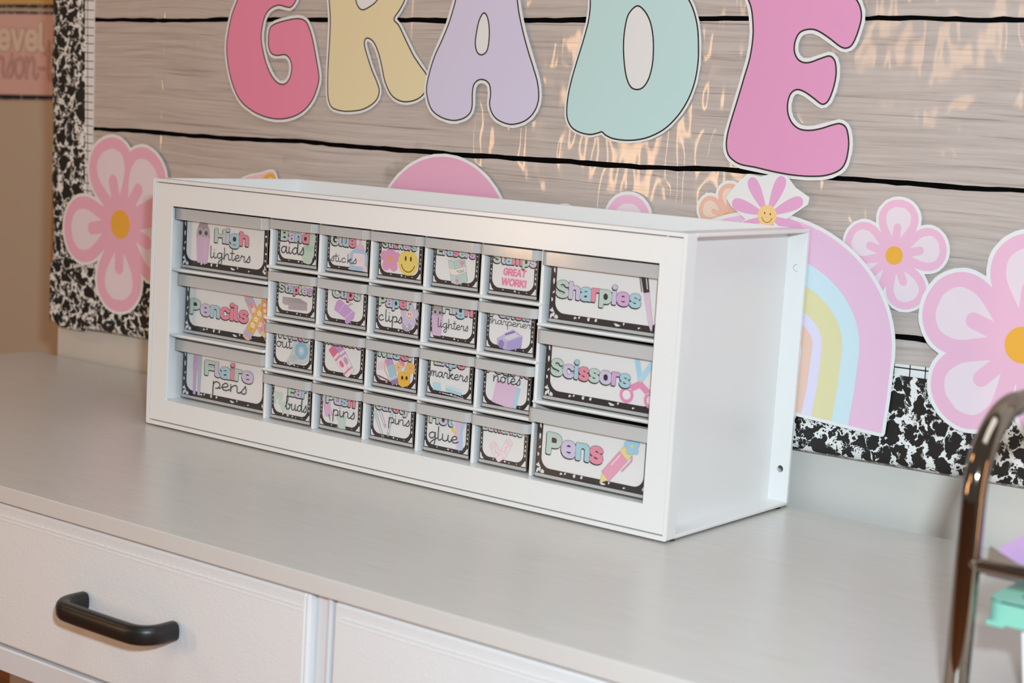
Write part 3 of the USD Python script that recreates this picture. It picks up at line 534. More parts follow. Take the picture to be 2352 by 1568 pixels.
# the plastic grid behind the frame
obj('grid_wall', [bx(gx0 - .0014, gx0, .0030, .150, gz0, gz1)], M_WHITE, dc); obj('grid_wall', [bx(gx1, gx1 + .0014, .0030, .150, gz0, gz1)], M_WHITE, dc)
obj('grid_floor', bx(gx0 - .0014, gx1 + .0014, .0030, .150, gz0 - .0014, gz0 + .0006), M_WHITE, dc)
obj('grid_ceiling', bx(gx0 - .0014, gx1 + .0014, .0030, .150, gz1, gz1 + .0014), M_WHITE, dc)
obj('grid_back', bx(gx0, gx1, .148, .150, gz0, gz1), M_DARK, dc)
XL, XR = .1230, .3852
cols = [XL + (XR - XL) * k / 5 for k in range(6)]
for i, x in enumerate(cols):
    obj('divider', bx(x - .0002, x + .0024, .0118, .148, gz0 + .0006, gz1, .0006), M_WHITE, dc)
def shelf(x0, x1, z): obj('shelf', bx(x0, x1, .0088, .148, z - .0012, z + .0012, .0010), M_WHITE, dc, smooth=30)
SP, LP = (gz1 - gz0) / 4, (gz1 - gz0) / 3
for k in (1, 2, 3): shelf(XL - .0002, XR + .0026, gz1 - k * SP)
for k in (1, 2):
    shelf(gx0, XL + .0010, gz1 - k * LP); shelf(XR + .0008, gx1, gz1 - k * LP)

GREEN, LILAC, BLUE, PINK, MAUVE = (194, 214, 202), (212, 200, 224), (174, 210, 220), (234, 146, 168), (216, 174, 214)
INK, W_ = (44, 44, 48), (236, 234, 232)
PAL = [GREEN, LILAC, BLUE, PINK, GREEN, LILAC, MAUVE, BLUE]
def lettering(word, x0, x1, base, cap, pal=PAL):
    gl_ = fitted(word, x0, x1, base, cap)
    sh = unary_union([Polygon(q.exterior) for g, i in gl_ for q in polys(affinity.translate(g.buffer(.00028), -.00035, -.00062))] + [Polygon(q.exterior) for g, i in gl_ for q in polys(g)])
    its = [(sh, (46, 46, 52))]
    for g, i in gl_: its += [(g.buffer(.00022), (52, 50, 56)), (g, pal[i % len(pal)])]
    return its
def outlined(g, c, w=.00012, ink=(90, 80, 84)): return [(g.buffer(w), ink), (g, c)]
def blossom(x, y, r, c, mid=(240, 190, 90), n=5, rot=90): return [(unary_union([ell(x + .58 * r * math.cos(math.radians(rot + 360 / n * k)), y + .58 * r * math.sin(math.radians(rot + 360 / n * k)), .46 * r, .40 * r, rot + 360 / n * k) for k in range(n)] + [disc(.4 * r, x, y)]), c), (disc(.2 * r, x, y), mid)]
def bar(x0, y0, x1, y1, w): return LineString([(x0, y0), (x1, y1)]).buffer(w / 2, cap_style=2)
def smile(x, y, r, c=(110, 72, 30)):
    return [(unary_union([line([(x + .68 * r * math.cos(a), y + .72 * r * math.sin(a)) for a in np.linspace(math.radians(195), math.radians(345), 12)], .07 * r), ell(x - .26 * r, y + .3 * r, .1 * r, .19 * r), ell(x + .26 * r, y + .3 * r, .1 * r, .19 * r)]), c)]
# pictures on the cards, drawn in fractions of the card's width w and visible height v
def pic_highlighter(w, v, s=1.0, x=.245):
    X = lambda f: f * w; Z = lambda f: f * v
    b = Polygon([(X(x - .075 * s), Z(.66)), (X(x + .075 * s), Z(.66)), (X(x + .055 * s), Z(.10)), (X(x - .055 * s), Z(.10))]).buffer(.0006)
    cap = Polygon([(X(x - .075 * s), Z(.68)), (X(x + .075 * s), Z(.68)), (X(x + .07 * s), Z(.80)), (X(x + .035 * s), Z(1.0)), (X(x - .035 * s), Z(1.0)), (X(x - .07 * s), Z(.80))]).buffer(.0004)
    r = .034 * w * s
    return outlined(b, (216, 186, 214), ink=(176, 150, 176)) + outlined(cap, (168, 158, 164), ink=(140, 132, 138)) + [(disc(r * 1.1, X(x - .038 * s), Z(.75)).difference(disc(r * .82, X(x - .038 * s), Z(.75))), (206, 192, 200)), (disc(r * 1.1, X(x + .038 * s), Z(.75)).difference(disc(r * .82, X(x + .038 * s), Z(.75))), (206, 192, 200)), (disc(r * .5, X(x - .035 * s), Z(.75)), (84, 78, 84)), (disc(r * .5, X(x + .035 * s), Z(.75)), (84, 78, 84)), (bar(X(x + .02 * s), Z(.2), X(x + .035 * s), Z(.6), .0006), (226, 202, 226))]
def pencil(x0, z0, x1, z1, wd, body, eraser=True):
    a = np.array([x0, z0]); b = np.array([x1, z1]); d = (b - a) / np.linalg.norm(b - a); n = np.array([-d[1], d[0]]) * wd / 2; L = np.linalg.norm(b - a)
    q = lambda t, s: tuple(a + d * t * L + n * s)
    its = outlined(Polygon([q(.22, -1), q(.22, 1), q(0, 0)]), (236, 206, 170)) + [(Polygon([q(.07, -.33), q(.07, .33), q(0, 0)]), (80, 74, 76))]
    its += outlined(Polygon([q(.22, -1), q(.22, 1), q(.80, 1), q(.80, -1)]), body) + [(Polygon([q(.22, -.25), q(.22, .35), q(.80, .35), q(.80, -.25)]), tuple(int(c * .94) for c in body))]
    if eraser:
        its += outlined(Polygon([q(.80, -1), q(.80, 1), q(.92, 1), q(.92, -1)]), (206, 202, 222)) + outlined(Polygon([q(.92, -1), q(.92, 1), q(1.0, .8), q(1.0, -.8)]), (238, 186, 172))
        for t in (.83, .86, .89): its.append((LineString([q(t, -1), q(t, 1)]).buffer(.00007), (120, 112, 140)))
        for s in (-.5, 0, .5): its.append((LineString([q(.80, s), q(.92, s)]).buffer(.00007), (120, 112, 140)))
    for t in (.35, .5, .65):
        c = a + d * t * L; its += [(g, (250, 236, 214) if k == 0 else (236, 150, 120)) for k, (g, _) in enumerate(blossom(c[0], c[1], wd * .28, None))]
    return its
def pic_pencils(w, v):
    return pencil(.985 * w, .06 * v, .73 * w, 1.0 * v, .0085, (238, 176, 182)) + pencil(.97 * w, .95 * v, .735 * w, .02 * v, .0088, (244, 190, 96)) + pencil(.93 * w, 1.1 * v, .97 * w, .30 * v, .006, (240, 170, 120), False)
def pic_pens2(w, v):
    its = []
    for x, c in ((.15, (206, 170, 214)), (.205, (186, 190, 206))):
        its += outlined(Polygon([(x * w - .0021, .62 * v), (x * w + .0021, .62 * v), (x * w + .0014, .04 * v), (x * w - .0014, .04 * v)]), c, ink=(150, 140, 160)) + outlined(bar(x * w, .62 * v, x * w, 1.15 * v, .0046), c, ink=(150, 140, 160)) + [(line([(x * w - .0008, .75 * v), (x * w - .0008, 1.0 * v), (x * w + .0008, 1.0 * v), (x * w + .0008, .75 * v)], .0002), (120, 110, 130))]
    return its
def pic_marker(w, v):
    a, b = np.array([.805 * w, 1.12 * v]), np.array([.905 * w, .03 * v]); d = (b - a) / np.linalg.norm(b - a); n = np.array([-d[1], d[0]]); L = np.linalg.norm(b - a)
    q = lambda t, s: tuple(a + d * t * L + n * s)
    return outlined(Polygon([q(.38, -.0022), q(.38, .0022), q(.9, .0016), q(1, .0005), q(1, -.0005), q(.9, -.0016)]), (226, 198, 218)) + [(Polygon([q(0, -.0031), q(0, .0031), q(.38, .0024), q(.38, -.0024)]), (46, 44, 48)), (Polygon([q(.05, .0008), q(.05, .0017), q(.33, .0014), q(.33, .0006)]), (214, 208, 212)), (Polygon([q(0, -.0042), q(0, -.0033), q(.36, -.0033), q(.36, -.0042)]), (120, 110, 118))]
def pic_scissors(w, v):
    p = np.array([.845 * w, .56 * v])
    its = [(line([p, (.80 * w, 1.0 * v)], .0042), (176, 216, 232)), (line([p, (.955 * w, 1.0 * v)], .0042), (186, 222, 236))]
    for (x, z, k) in ((.735, .27, 1), (.945, .24, -1)):
        its += [(line([p - [0, .002], (x * w + .0012 * k, z * v + .0038)], .0046), (232, 150, 186)), (disc(.0056, x * w, z * v), (232, 150, 186)), (disc(.0032, x * w, z * v), W_), (line([(x * w - .002 + .003 * (k > 0), z * v + .0046), (x * w + .0035 * k, z * v + .0040)], .0007), (246, 206, 222))]
    return its + [(disc(.0007, p[0], p[1]), (240, 206, 130))]
def pic_pen(w, v):
    a, b = np.array([.585 * w, .05 * v]), np.array([.845 * w, .84 * v]); d = (b - a) / np.linalg.norm(b - a); n = np.array([-d[1], d[0]]); L = np.linalg.norm(b - a)
    q = lambda t, s: tuple(a + d * t * L + n * s)
    its = outlined(Polygon([q(.20, -.0038), q(.20, .0038), q(0, 0)]), (240, 218, 150)) + outlined(Polygon([q(.18, -.0044), q(.18, .0044), q(.74, .0044), q(.74, -.0044)]), (236, 164, 188)) + outlined(Polygon([q(.74, -.0044), q(.74, .0044), q(.97, .0044), q(.97, -.0044)]), (240, 218, 150))
    its += [(Polygon([q(.42, .0018), q(.42, .0026), q(.70, .0026), q(.70, .0018)]), (250, 220, 230))] + outlined(line([q(.86, -.0048), q(.80, -.0066), q(.52, -.0062)], .0011), (236, 164, 188))
    c = q(1.0, 0); bl = blossom(c[0], c[1], .0062, (166, 210, 232), (240, 214, 130), 5, 100)
    return its + [(bl[0][0].buffer(.00012), (110, 120, 140))] + bl
def pic_bandage(w, v):
    g = affinity.rotate(rrect(.66 * w, .02 * v, .93 * w, 1.0 * v, .004), -9, origin=(.8 * w, .5 * v))
    return [(g, (196, 216, 200)), (affinity.rotate(sbox(.70 * w, .42 * v, .90 * w, .62 * v), -9, origin=(.8 * w, .5 * v)), (180, 206, 190)), (disc(.0010, .76 * w, .56 * v), (166, 196, 178)), (disc(.0008, .84 * w, .3 * v), (180, 204, 188))]
def pic_glue(w, v):
    its = outlined(Polygon([(.58 * w, .06 * v), (.93 * w, .06 * v), (.97 * w, .14 * v), (.97 * w, .50 * v), (.86 * w, .68 * v), (.70 * w, .68 * v), (.58 * w, .50 * v)]).buffer(.0008), (176, 204, 226), ink=(140, 150, 176)) + [(rrect(.63 * w, .16 * v, .92 * w, .54 * v, .002), (240, 226, 228))]
    for k, ch in enumerate('GLUE'): its.append((affinity.translate(affinity.scale(glyph(ch), .0021, .0030, origin=(0, 0)), .665 * w + k * .0024, .30 * v), (240, 206, 214)))
    return its + outlined(rrect(.70 * w, .68 * v, .88 * w, .78 * v, .001), (240, 188, 206), ink=(200, 150, 170)) + [(Polygon([(.75 * w, .78 * v), (.83 * w, .78 * v), (.80 * w, 1.02 * v), (.78 * w, 1.02 * v)]), (240, 188, 206))] + blossom(.93 * w, .12 * v, .0022, (246, 214, 222))
def pic_stickers(w, v): return blossom(.27 * w, .50 * v, .0098, (224, 160, 196), (240, 170, 60)) + [(disc(.0096, .69 * w, .46 * v), (240, 214, 116))] + smile(.69 * w, .46 * v, .0096, (112, 66, 26))
def pic_eraser(w, v):
    o = (.53 * w, .40 * v); R = lambda g: affinity.rotate(g, 14, origin=o)
    its = outlined(R(Polygon([(.38 * w, .10 * v), (.50 * w, .02 * v), (.50 * w, .68 * v), (.38 * w, .74 * v)])), (200, 216, 208)) + outlined(R(Polygon([(.50 * w, .02 * v), (.74 * w, .06 * v), (.74 * w, .72 * v), (.50 * w, .68 * v)])), (190, 212, 204)) + outlined(R(Polygon([(.38 * w, .74 * v), (.50 * w, .68 * v), (.74 * w, .72 * v), (.62 * w, .80 * v)])), (212, 224, 218)) + outlined(R(Polygon([(.38 * w, .36 * v), (.50 * w, .28 * v), (.74 * w, .32 * v), (.74 * w, .48 * v), (.50 * w, .46 * v), (.38 * w, .52 * v)])), (240, 232, 224))
    its += [(R(script('ras', .53 * w, .70 * w, .345 * v, .0016)), (50, 48, 52))]
    for hx, hz, r in ((.64, .66, .0012), (.55, .14, .0010)): its.append((unary_union([disc(r, hx * w - r * .7, hz * v), disc(r, hx * w + r * .7, hz * v), Polygon([(hx * w - 1.6 * r, hz * v - r * .4), (hx * w + 1.6 * r, hz * v - r * .4), (hx * w, hz * v - 2.3 * r)])]), (236, 150, 176)))
    return its
def pic_stamp(w, v):
    its = []
    for word, x0, x1, z in (('GREAT', .24, .72, .48), ('WORK!', .23, .76, .20)):
        gs = [affinity.skew(g, 8, 0, origin=(0, 0)) for g, i in fitted(word, x0 * w, x1 * w, z * v, .0046, fat=.05)]
        its += [(unary_union(gs).buffer(.0005), (246, 222, 228)), (unary_union(gs), (234, 138, 170))]
    return its
def pic_staples(w, v):
    its = outlined(Polygon([(.17 * w, .50 * v), (.62 * w, .52 * v), (.80 * w, .42 * v), (.33 * w, .38 * v)]), (206, 194, 196), ink=(70, 64, 66)) + outlined(Polygon([(.33 * w, .38 * v), (.80 * w, .42 * v), (.80 * w, .20 * v), (.33 * w, .16 * v)]), (196, 184, 188), ink=(70, 64, 66)) + outlined(Polygon([(.17 * w, .50 * v), (.33 * w, .38 * v), (.33 * w, .30 * v), (.25 * w, .28 * v), (.17 * w, .32 * v)]), (186, 176, 180), ink=(70, 64, 66))
    for k in range(1, 13):
        f = k / 13; its.append((line([((.17 + .45 * f) * w, (.50 + .02 * f) * v), ((.33 + .47 * f) * w, (.38 + .04 * f) * v), ((.33 + .47 * f) * w, (.16 + .04 * f) * v)], .00016), (70, 64, 66)))
    return its
def pic_clip(w, v): return [(Polygon([(.28 * w, .62 * v), (.36 * w, .70 * v), (.74 * w, .36 * v), (.72 * w, .18 * v), (.56 * w, -.03 * v), (.50 * w, .05 * v), (.52 * w, .14 * v), (.22 * w, .36 * v)]), (208, 164, 218)), (line([(.34 * w, .30 * v), (.50 * w, .62 * v)], .0005), (232, 214, 238)), (line([(.50 * w, .16 * v), (.70 * w, .42 * v)], .0005), (232, 214, 238)), (line([(.56 * w, .54 * v), (.66 * w, .62 * v)], .0016), (196, 190, 200))]
def pic_paperclip(w, v):
    its = []
    for k, r in enumerate((.0046, .0030, .0016)):
        x, z0, z1 = .74 * w, .10 * v + .0040, .42 * v; p = [(x - r, z1)] + [(x + r * math.cos(a), z0 - .0006 * k + r * math.sin(a)) for a in np.linspace(math.pi, 2 * math.pi, 10)] + [(x + r, z1)]
        its += [(line(p, .0011), (150, 136, 160)), (line(p, .0007), (206, 192, 216))]
    b = blossom(.79 * w, .54 * v, .0085, (212, 200, 224), (240, 210, 200)); return its + [(b[0][0].buffer(.00012), (150, 140, 160))] + b[:1] + [(disc(.0034, .79 * w, .54 * v), (240, 214, 206))] + smile(.79 * w, .54 * v, .0034)
def pic_sharpener(w, v): return [(Polygon([(.23 * w, .28 * v), (.56 * w, .60 * v), (.77 * w, .44 * v), (.76 * w, .12 * v), (.45 * w, -.03 * v), (.24 * w, .10 * v)]), (204, 190, 226)), (Polygon([(.45 * w, .22 * v), (.77 * w, .44 * v), (.76 * w, .12 * v), (.45 * w, -.03 * v)]), (176, 164, 212)), (Polygon([(.23 * w, .28 * v), (.45 * w, .22 * v), (.45 * w, -.03 * v), (.24 * w, .10 * v)]), (196, 180, 220)), (ell(.33 * w, .14 * v, .0024, .0030), (150, 136, 186)), (bar(.40 * w, .42 * v, .60 * w, .54 * v, .0012), (130, 116, 170)), (Polygon([(.36 * w, .33 * v), (.60 * w, .50 * v), (.70 * w, .44 * v), (.47 * w, .27 * v)]), (222, 218, 228))]
def pic_tape(w, v):
    o = unary_union([disc(.0092, .71 * w, .52 * v), Polygon([(.36 * w, .12 * v), (.42 * w, .04 * v), (.80 * w, .24 * v), (.56 * w, .66 * v)])]).buffer(.0004)
    return outlined(o, (206, 216, 214), ink=(110, 106, 112)) + outlined(disc(.0066, .72 * w, .54 * v), (150, 196, 220), ink=(90, 100, 120)) + [(disc(.0034, .72 * w, .54 * v), (186, 214, 228)), (disc(.0014, .72 * w, .54 * v), (230, 232, 232)), (Polygon([(.50 * w, .30 * v), (.56 * w, .42 * v), (.68 * w, .26 * v), (.56 * w, .20 * v)]), (222, 190, 210))] + outlined(disc(.0022, .51 * w, .25 * v), (190, 210, 214), ink=(100, 100, 110)) + outlined(bar(.36 * w, .07 * v, .42 * w, .12 * v, .0020), (206, 190, 206))
def crayon(x0, z0, x1, z1, wd, c, c2):
    a = np.array([x0, z0]); b = np.array([x1, z1]); d = (b - a) / np.linalg.norm(b - a); n = np.array([-d[1], d[0]]) * wd / 2; L = np.linalg.norm(b - a); q = lambda t, s: tuple(a + d * t * L + n * s)
    P4 = lambda t0, t1: Polygon([q(t0, -1), q(t0, 1), q(t1, 1), q(t1, -1)])
    return outlined(P4(0, 1), (240, 228, 230), ink=(120, 90, 100)) + [(P4(0, .26), c), (P4(.34, .40), c2), (P4(.82, .88), c2)] + [(affinity.rotate(ell(*(a + d * .58 * L), .0030, .0018), math.degrees(math.atan2(d[1], d[0])), origin='center'), c)]
def pic_markers(w, v): return crayon(.36 * w, .95 * v, .74 * w, .14 * v, .0062, (206, 160, 210), (206, 160, 210)) + crayon(.20 * w, .80 * v, .68 * w, .04 * v, .0066, (232, 120, 160), (232, 140, 172))
def pic_misc(w, v):
    its = [(line([(.10 * w, .22 * v), (.38 * w, .12 * v)], .0010), (110, 96, 104)), (Polygon([(.10 * w, .62 * v), (.24 * w, .64 * v), (.22 * w, .40 * v), (.08 * w, .38 * v)]), (236, 214, 220)), (disc(.0009, .14 * w, .15 * v), (220, 150, 160)), (disc(.0009, .32 * w, .08 * v), (220, 150, 160)), (line([(.25 * w, .66 * v), (.26 * w, .40 * v), (.36 * w, .20 * v)], .0010), (240, 186, 160))]
    its += outlined(Polygon([(.60 * w, .40 * v), (.84 * w, .46 * v), (.84 * w, .12 * v), (.70 * w, .02 * v), (.58 * w, .10 * v)]).buffer(.0006), (242, 188, 76)) + [(ell(.68 * w, .28 * v, .0011, .0015), (60, 50, 40)), (ell(.78 * w, .29 * v, .0011, .0015), (60, 50, 40)), (line([(.71 * w, .22 * v), (.73 * w, .20 * v), (.745 * w, .22 * v)], .0002), (60, 50, 40))]
    its += [(rrect(.57 * w, .58 * v, .72 * w, .95 * v, .002), (236, 150, 168)), (bar(.72 * w, .46 * v, .80 * w, .80 * v, .0012), (170, 200, 180))] + blossom(.58 * w, .56 * v, .0042, (240, 200, 150), (220, 140, 140)) + blossom(.86 * w, .60 * v, .0046, (242, 190, 110), (232, 150, 160), 6)
    o = (.43 * w, .40 * v); R = lambda g: affinity.rotate(g, 24, origin=o)
    return its + outlined(R(sbox(.35 * w, .02 * v, .51 * w, .80 * v)), (170, 206, 220), ink=(100, 90, 110)) + [(R(sbox(.35 * w, .60 * v, .51 * w, .80 * v)), (206, 160, 212)), (R(sbox(.35 * w, .02 * v, .51 * w, .16 * v)), (160, 124, 176)), (R(line([(.35 * w, .24 * v), (.40 * w, .20 * v), (.46 * w, .25 * v), (.51 * w, .21 * v)], .0005)), (230, 236, 240))]
def pic_expo(w, v): return [(Polygon([(.12 * w, .32 * v), (.30 * w, .34 * v), (.32 * w, .12 * v), (.14 * w, .10 * v)]), (186, 222, 234)), (bar(.42 * w, .28 * v, .78 * w, .22 * v, .0010), (200, 226, 236)), (bar(.42 * w, .18 * v, .78 * w, .11 * v, .0026), (178, 216, 230)), (bar(.34 * w, .06 * v, .84 * w, .00 * v, .0006), (222, 214, 222))]
def pic_notes(w, v): return [(Polygon([(.58 * w, .66 * v), (.80 * w, .58 * v), (.72 * w, -.02 * v), (.62 * w, .02 * v)]), (180, 214, 232)), (Polygon([(.28 * w, .74 * v), (.72 * w, .62 * v), (.64 * w, -.05 * v), (.42 * w, .02 * v), (.20 * w, .08 * v)]), (228, 196, 220))]
def pic_buds(w, v):
    its = []
    for x, z, k in ((.10, .62, 1), (.22, .62, 1), (.30, .34, -1), (.42, .30, -1)): its += outlined(unary_union([ell(x * w, z * v, .0024, .0032, 15 * k), bar(x * w - .0004 * k, z * v, x * w - .0006 * k, z * v - .0068, .0020)]), (206, 222, 210), w=.00008, ink=(150, 170, 158))
    return its
def pic_pins(w, v): return [(Polygon([(.06 * w, .82 * v), (.20 * w, .88 * v), (.24 * w, .52 * v), (.30 * w, .38 * v), (.14 * w, .30 * v), (.12 * w, .46 * v)]).buffer(.0010), (226, 186, 216)), (Polygon([(.20 * w, .36 * v), (.24 * w, .36 * v), (.27 * w, .12 * v)]), (120, 116, 126)), (Polygon([(.42 * w, .34 * v), (.64 * w, .38 * v), (.62 * w, .16 * v), (.62 * w, -.02 * v), (.46 * w, .04 * v), (.48 * w, .20 * v)]).buffer(.0008), (196, 218, 206)), (bar(.36 * w, -.06 * v, .46 * w, .06 * v, .0009), (120, 116, 126))]
def pic_safety(w, v):
    its = []
    for (x0, z0, x1, z1, c) in ((.08, .72, .30, .02, (150, 170, 166)), (.14, .95, .34, .36, (196, 150, 200)), (.50, .90, .42, .12, (150, 176, 190))):
        a = np.array([x0 * w, z0 * v]); b = np.array([x1 * w, z1 * v]); d = (b - a) / np.linalg.norm(b - a); n = np.array([-d[1], d[0]]) * .0011
        its += [(line([a + n, b + n * .8], .0005), c), (line([a - n, b - n * .8], .0004), c), (disc(.0013, *b).difference(disc(.0007, *b)), c), (Polygon([a + n * 1.5, a - n * 1.5, a - n * 1.2 + d * .004, a + n * 1.2 + d * .004]).buffer(.0004), tuple(min(255, k + 44) for k in c))]
    return its
def pic_gluegun(w, v): return [(Polygon([(.58 * w, .82 * v), (.62 * w, .60 * v), (.72 * w, .48 * v), (.70 * w, .62 * v)]), (244, 206, 110)), (Polygon([(.64 * w, .98 * v), (.90 * w, .98 * v), (.84 * w, .66 * v), (.84 * w, .14 * v), (.74 * w, .12 * v), (.70 * w, .62 * v)]), (226, 202, 226)), (Polygon([(.82 * w, .94 * v), (.92 * w, .96 * v), (.85 * w, .62 * v), (.88 * w, .12 * v), (.78 * w, .08 * v), (.80 * w, .60 * v)]), (184, 212, 236))]
def pic_batteries(w, v):
    its = []
    for cx_, cz_, a in ((.56, .42, -28), (.36, .28, 38)):
        g = affinity.rotate(rrect(cx_ * w - .0030, cz_ * v - .0072, cx_ * w + .0030, cz_ * v + .0072, .0018), a, origin='center'); its += [(g.buffer(.00018), (232, 150, 178)), (g, (240, 226, 230))]
        for t in (-.45, .5, .72): its.append((affinity.rotate(affinity.translate(bar(cx_ * w - .0028, cz_ * v, cx_ * w + .0028, cz_ * v, .00022), 0, t * .0072), a, origin=(cx_ * w, cz_ * v)), (232, 150, 178)))
        its.append((affinity.rotate(line([(cx_ * w, cz_ * v - .003), (cx_ * w + .001, cz_ * v - .0012), (cx_ * w - .001, cz_ * v + .0002), (cx_ * w + .0008, cz_ * v + .002)], .0003), a, origin=(cx_ * w, cz_ * v)), (232, 150, 178)))
    return its

# big drawers: name for the label, push-in depth, (word, x0, x1, base, cap), (script, x0, x1, base, xh), picture
ND = .0078
BIG = {(0, 0): ('highlighter picture card', ND, ('High', .385, .785, .60, .29), ('lighters', .34, .82, .235, .125), lambda w, v: pic_highlighter(w, v)),
       (0, 1): ('crossed pencils card', ND + .0052, ('Pencils', .06, .76, .39, .33, [GREEN, LILAC, BLUE, PINK, PINK, PINK, PINK]), None, pic_pencils),
       (0, 2): ('two thin pens card', ND + .0048, ('Flaire', .27, .85, .55, .32, [GREEN, LILAC, BLUE, PINK, GREEN, LILAC]), ('pens', .37, .79, .27, .155), pic_pens2),
       (1, 0): ('black-capped marker card', ND, ('Sharpies', .05, .80, .43, .31), None, pic_marker),
       (1, 1): ('scissors card', ND - .0004, ('Scissors', .05, .76, .42, .31, [GREEN, LILAC, BLUE, PINK, GREEN, LILAC, MAUVE, BLUE]), None, pic_scissors),
       (1, 2): ('flower-topped pen card', ND - .0050, ('Pens', .09, .60, .42, .40), None, pic_pen)}
SMALL = {(0, 0): ('bandage card', ('Band', .07, .80, .66, .34), ('aids', .09, .70, .27, .20), pic_bandage),
 (1, 0): ('glue bottle card', ('Glue', .07, .69, .72, .34), ('sticks', .09, .74, .22, .13), pic_glue),
 (2, 0): ('flower and smiling face stickers card', ('Stickers', .08, .87, .84, .26), None, pic_stickers),
 (3, 0): ('eraser card', ('Erasers', .07, .93, .83, .27), None, pic_eraser),
 (4, 0): ('pink stamp words card', ('Stamps', .06, .97, .80, .30), None, pic_stamp),
 (0, 1): ('row of staples card', ('Staples', .06, .93, .68, .26), None, pic_staples),
 (1, 1): ('purple binder clip card', ('Clips', .17, .86, .76, .30), None, pic_clip),
 (2, 1): ('flower paper clip card', ('Paper', .06, .82, .72, .32), ('clips', .07, .64, .27, .17), pic_paperclip),
 (3, 1): ('small highlighter card', ('High', .26, .94, .78, .32), ('lighters', .17, .86, .34, .13), lambda w, v: pic_highlighter(w, v, 1.5, .15)),
 (4, 1): ('purple sharpener card', ('Pencil', .06, .90, .90, .32), ('sharpener', .03, .95, .68, .11), pic_sharpener),
 (0, 2): ('correction tape card', ('White', .07, .90, .86, .32), ('out', .07, .48, .55, .17), pic_tape),
 (1, 2): ('two crayons card', ('Markers', .04, .95, .92, .30), None, pic_markers),
 (2, 2): ('assorted things card', ('Misc.', .09, .88, .82, .34), None, pic_misc),
 (3, 2): ('pale blue markers card', ('Expo', .14, .84, .86, .32), ('markers', .07, .92, .50, .15), pic_expo),
 (4, 2): ('pink sticky notes card', ('Post-it', .06, .95, .92, .32), ('notes', .21, .80, .66, .17), pic_notes),
 (0, 3): ('earbuds card', ('Ear', .42, .90, .70, .34), ('buds', .38, .93, .26, .19), pic_buds),
 (1, 3): ('push pins card', ('Push', .14, .86, .73, .34), ('pins', .32, .88, .36, .18), pic_pins),
 (2, 3): ('safety pins card', ('Safety', .10, .90, .84, .32), ('pins', .42, .93, .48, .16), pic_safety),
 (3, 3): ('glue gun card', ('Hot', .10, .63, .76, .36), ('glue', .10, .78, .28, .19), pic_gluegun),
 (4, 3): ('pink batteries card', ('Batteries', .04, .90, .86, .26), None, pic_batteries)}

def card_prints(w, h, big, seed):
    """The card's white panel outline and the black border with its white flecks."""
    l, r, b = (.0044, .0036, .0040) if big else (.0021, .0026, .0024)
    panel = rrect(l, b, w - r, h + .02, .0078 if big else .0066).intersection(sbox(0, 0, w, h))
    border = sbox(0, 0, w, h).difference(panel)
    rr = np.random.RandomState(4 if big else 9); fl = []
    def fleck(x, z, a, bb):
        t = np.sort(rr.uniform(0, 2 * math.pi, 7)); return Polygon([(x + a * rr.uniform(.6, 1.1) * math.cos(k), z + bb * rr.uniform(.6, 1.1) * math.sin(k)) for k in t]).buffer(a * .25).buffer(-a * .1)
    if big:
        for f, zz, a, bb in ((.235, .62, .0012, .0010), (.27, .80, .0010, .0010), (.36, .72, .0016, .0014), (.42, .70, .0012, .0014), (.61, .58, .0022, .0016), (.665, .80, .0008, .0010), (.80, .45, .0010, .0010)): fl.append(fleck(f * w, zz * b, a, bb))
        for f in (.14, .30, .42, .60, .76, .92): fl.append(fleck(l * rr.uniform(.25, .7), f * h, .0009, rr.uniform(.0008, .0024))); fl.append(fleck(w - r * rr.uniform(.3, .7), f * h * .95, .0010, rr.uniform(.0008, .0022)))
        for x, z in ((.0016, .0016), (.0040, .0026), (.0022, .0050), (.0058, .0014), (w - .0018, .0024), (w - .0046, .0040)): fl.append(fleck(x, z, .0016, .0016))
        sw = .00018
    else:
        for f, zz, a, bb in ((.30, .5, .0006, .0007), (.55, .6, .0009, .0006), (.64, .4, .0005, .0006), (.80, .5, .0005, .0005)): fl.append(fleck(f * w, zz * b, a, bb))
        for f in (.28, .40, .50, .62, .74, .88): fl.append(fleck(l * .5, f * h, .0005, rr.uniform(.0006, .0013))); fl.append(fleck(w - r * .5, f * h, .0006, rr.uniform(.0006, .0013)))
        fl += [Polygon([(0.0004, .0004), (.0042, .0004), (.0022, .0022), (.0012, .0046), (.0004, .0050)]), Polygon([(w - .0004, .0004), (w - .0046, .0004), (w - .0030, .0020), (w - .0012, .0046), (w - .0004, .0046)])]
        sw = .00014
    return [(border, (40, 40, 46)), (unary_union(fl).intersection(border.buffer(-.0002)), (230, 228, 226)), (panel.difference(panel.buffer(-sw)), (60, 60, 66))]
def lip_mesh(w, h, big):
    """Pull lip: a rail with rounded front corners, hollow behind."""
    d_, r = .0066, .0064 if big else .0048
    def outl(i):
        a = [(i, d_)]
        for t in np.linspace(180, 270, 7): a.append((i + (r - i) + (r - i) * math.cos(math.radians(t)) , r + (r - i) * math.sin(math.radians(t))))
        for t in np.linspace(270, 360, 7): a.append((w - r + (r - i) * math.cos(math.radians(t)), r + (r - i) * math.sin(math.radians(t))))
        return a + [(w - i, d_)]
    o = Polygon(outl(0)).buffer(0); inn = Polygon(outl(.0012)).buffer(0)
    wall = trimesh.creation.extrude_polygon(o.difference(inn).buffer(0), h, engine='earcut')
    cap = trimesh.creation.extrude_polygon(o.buffer(-.0002), .0010, engine='earcut'); cap.apply_translation((0, 0, h - .0010))
    return [wall, cap]
NOTE = {}
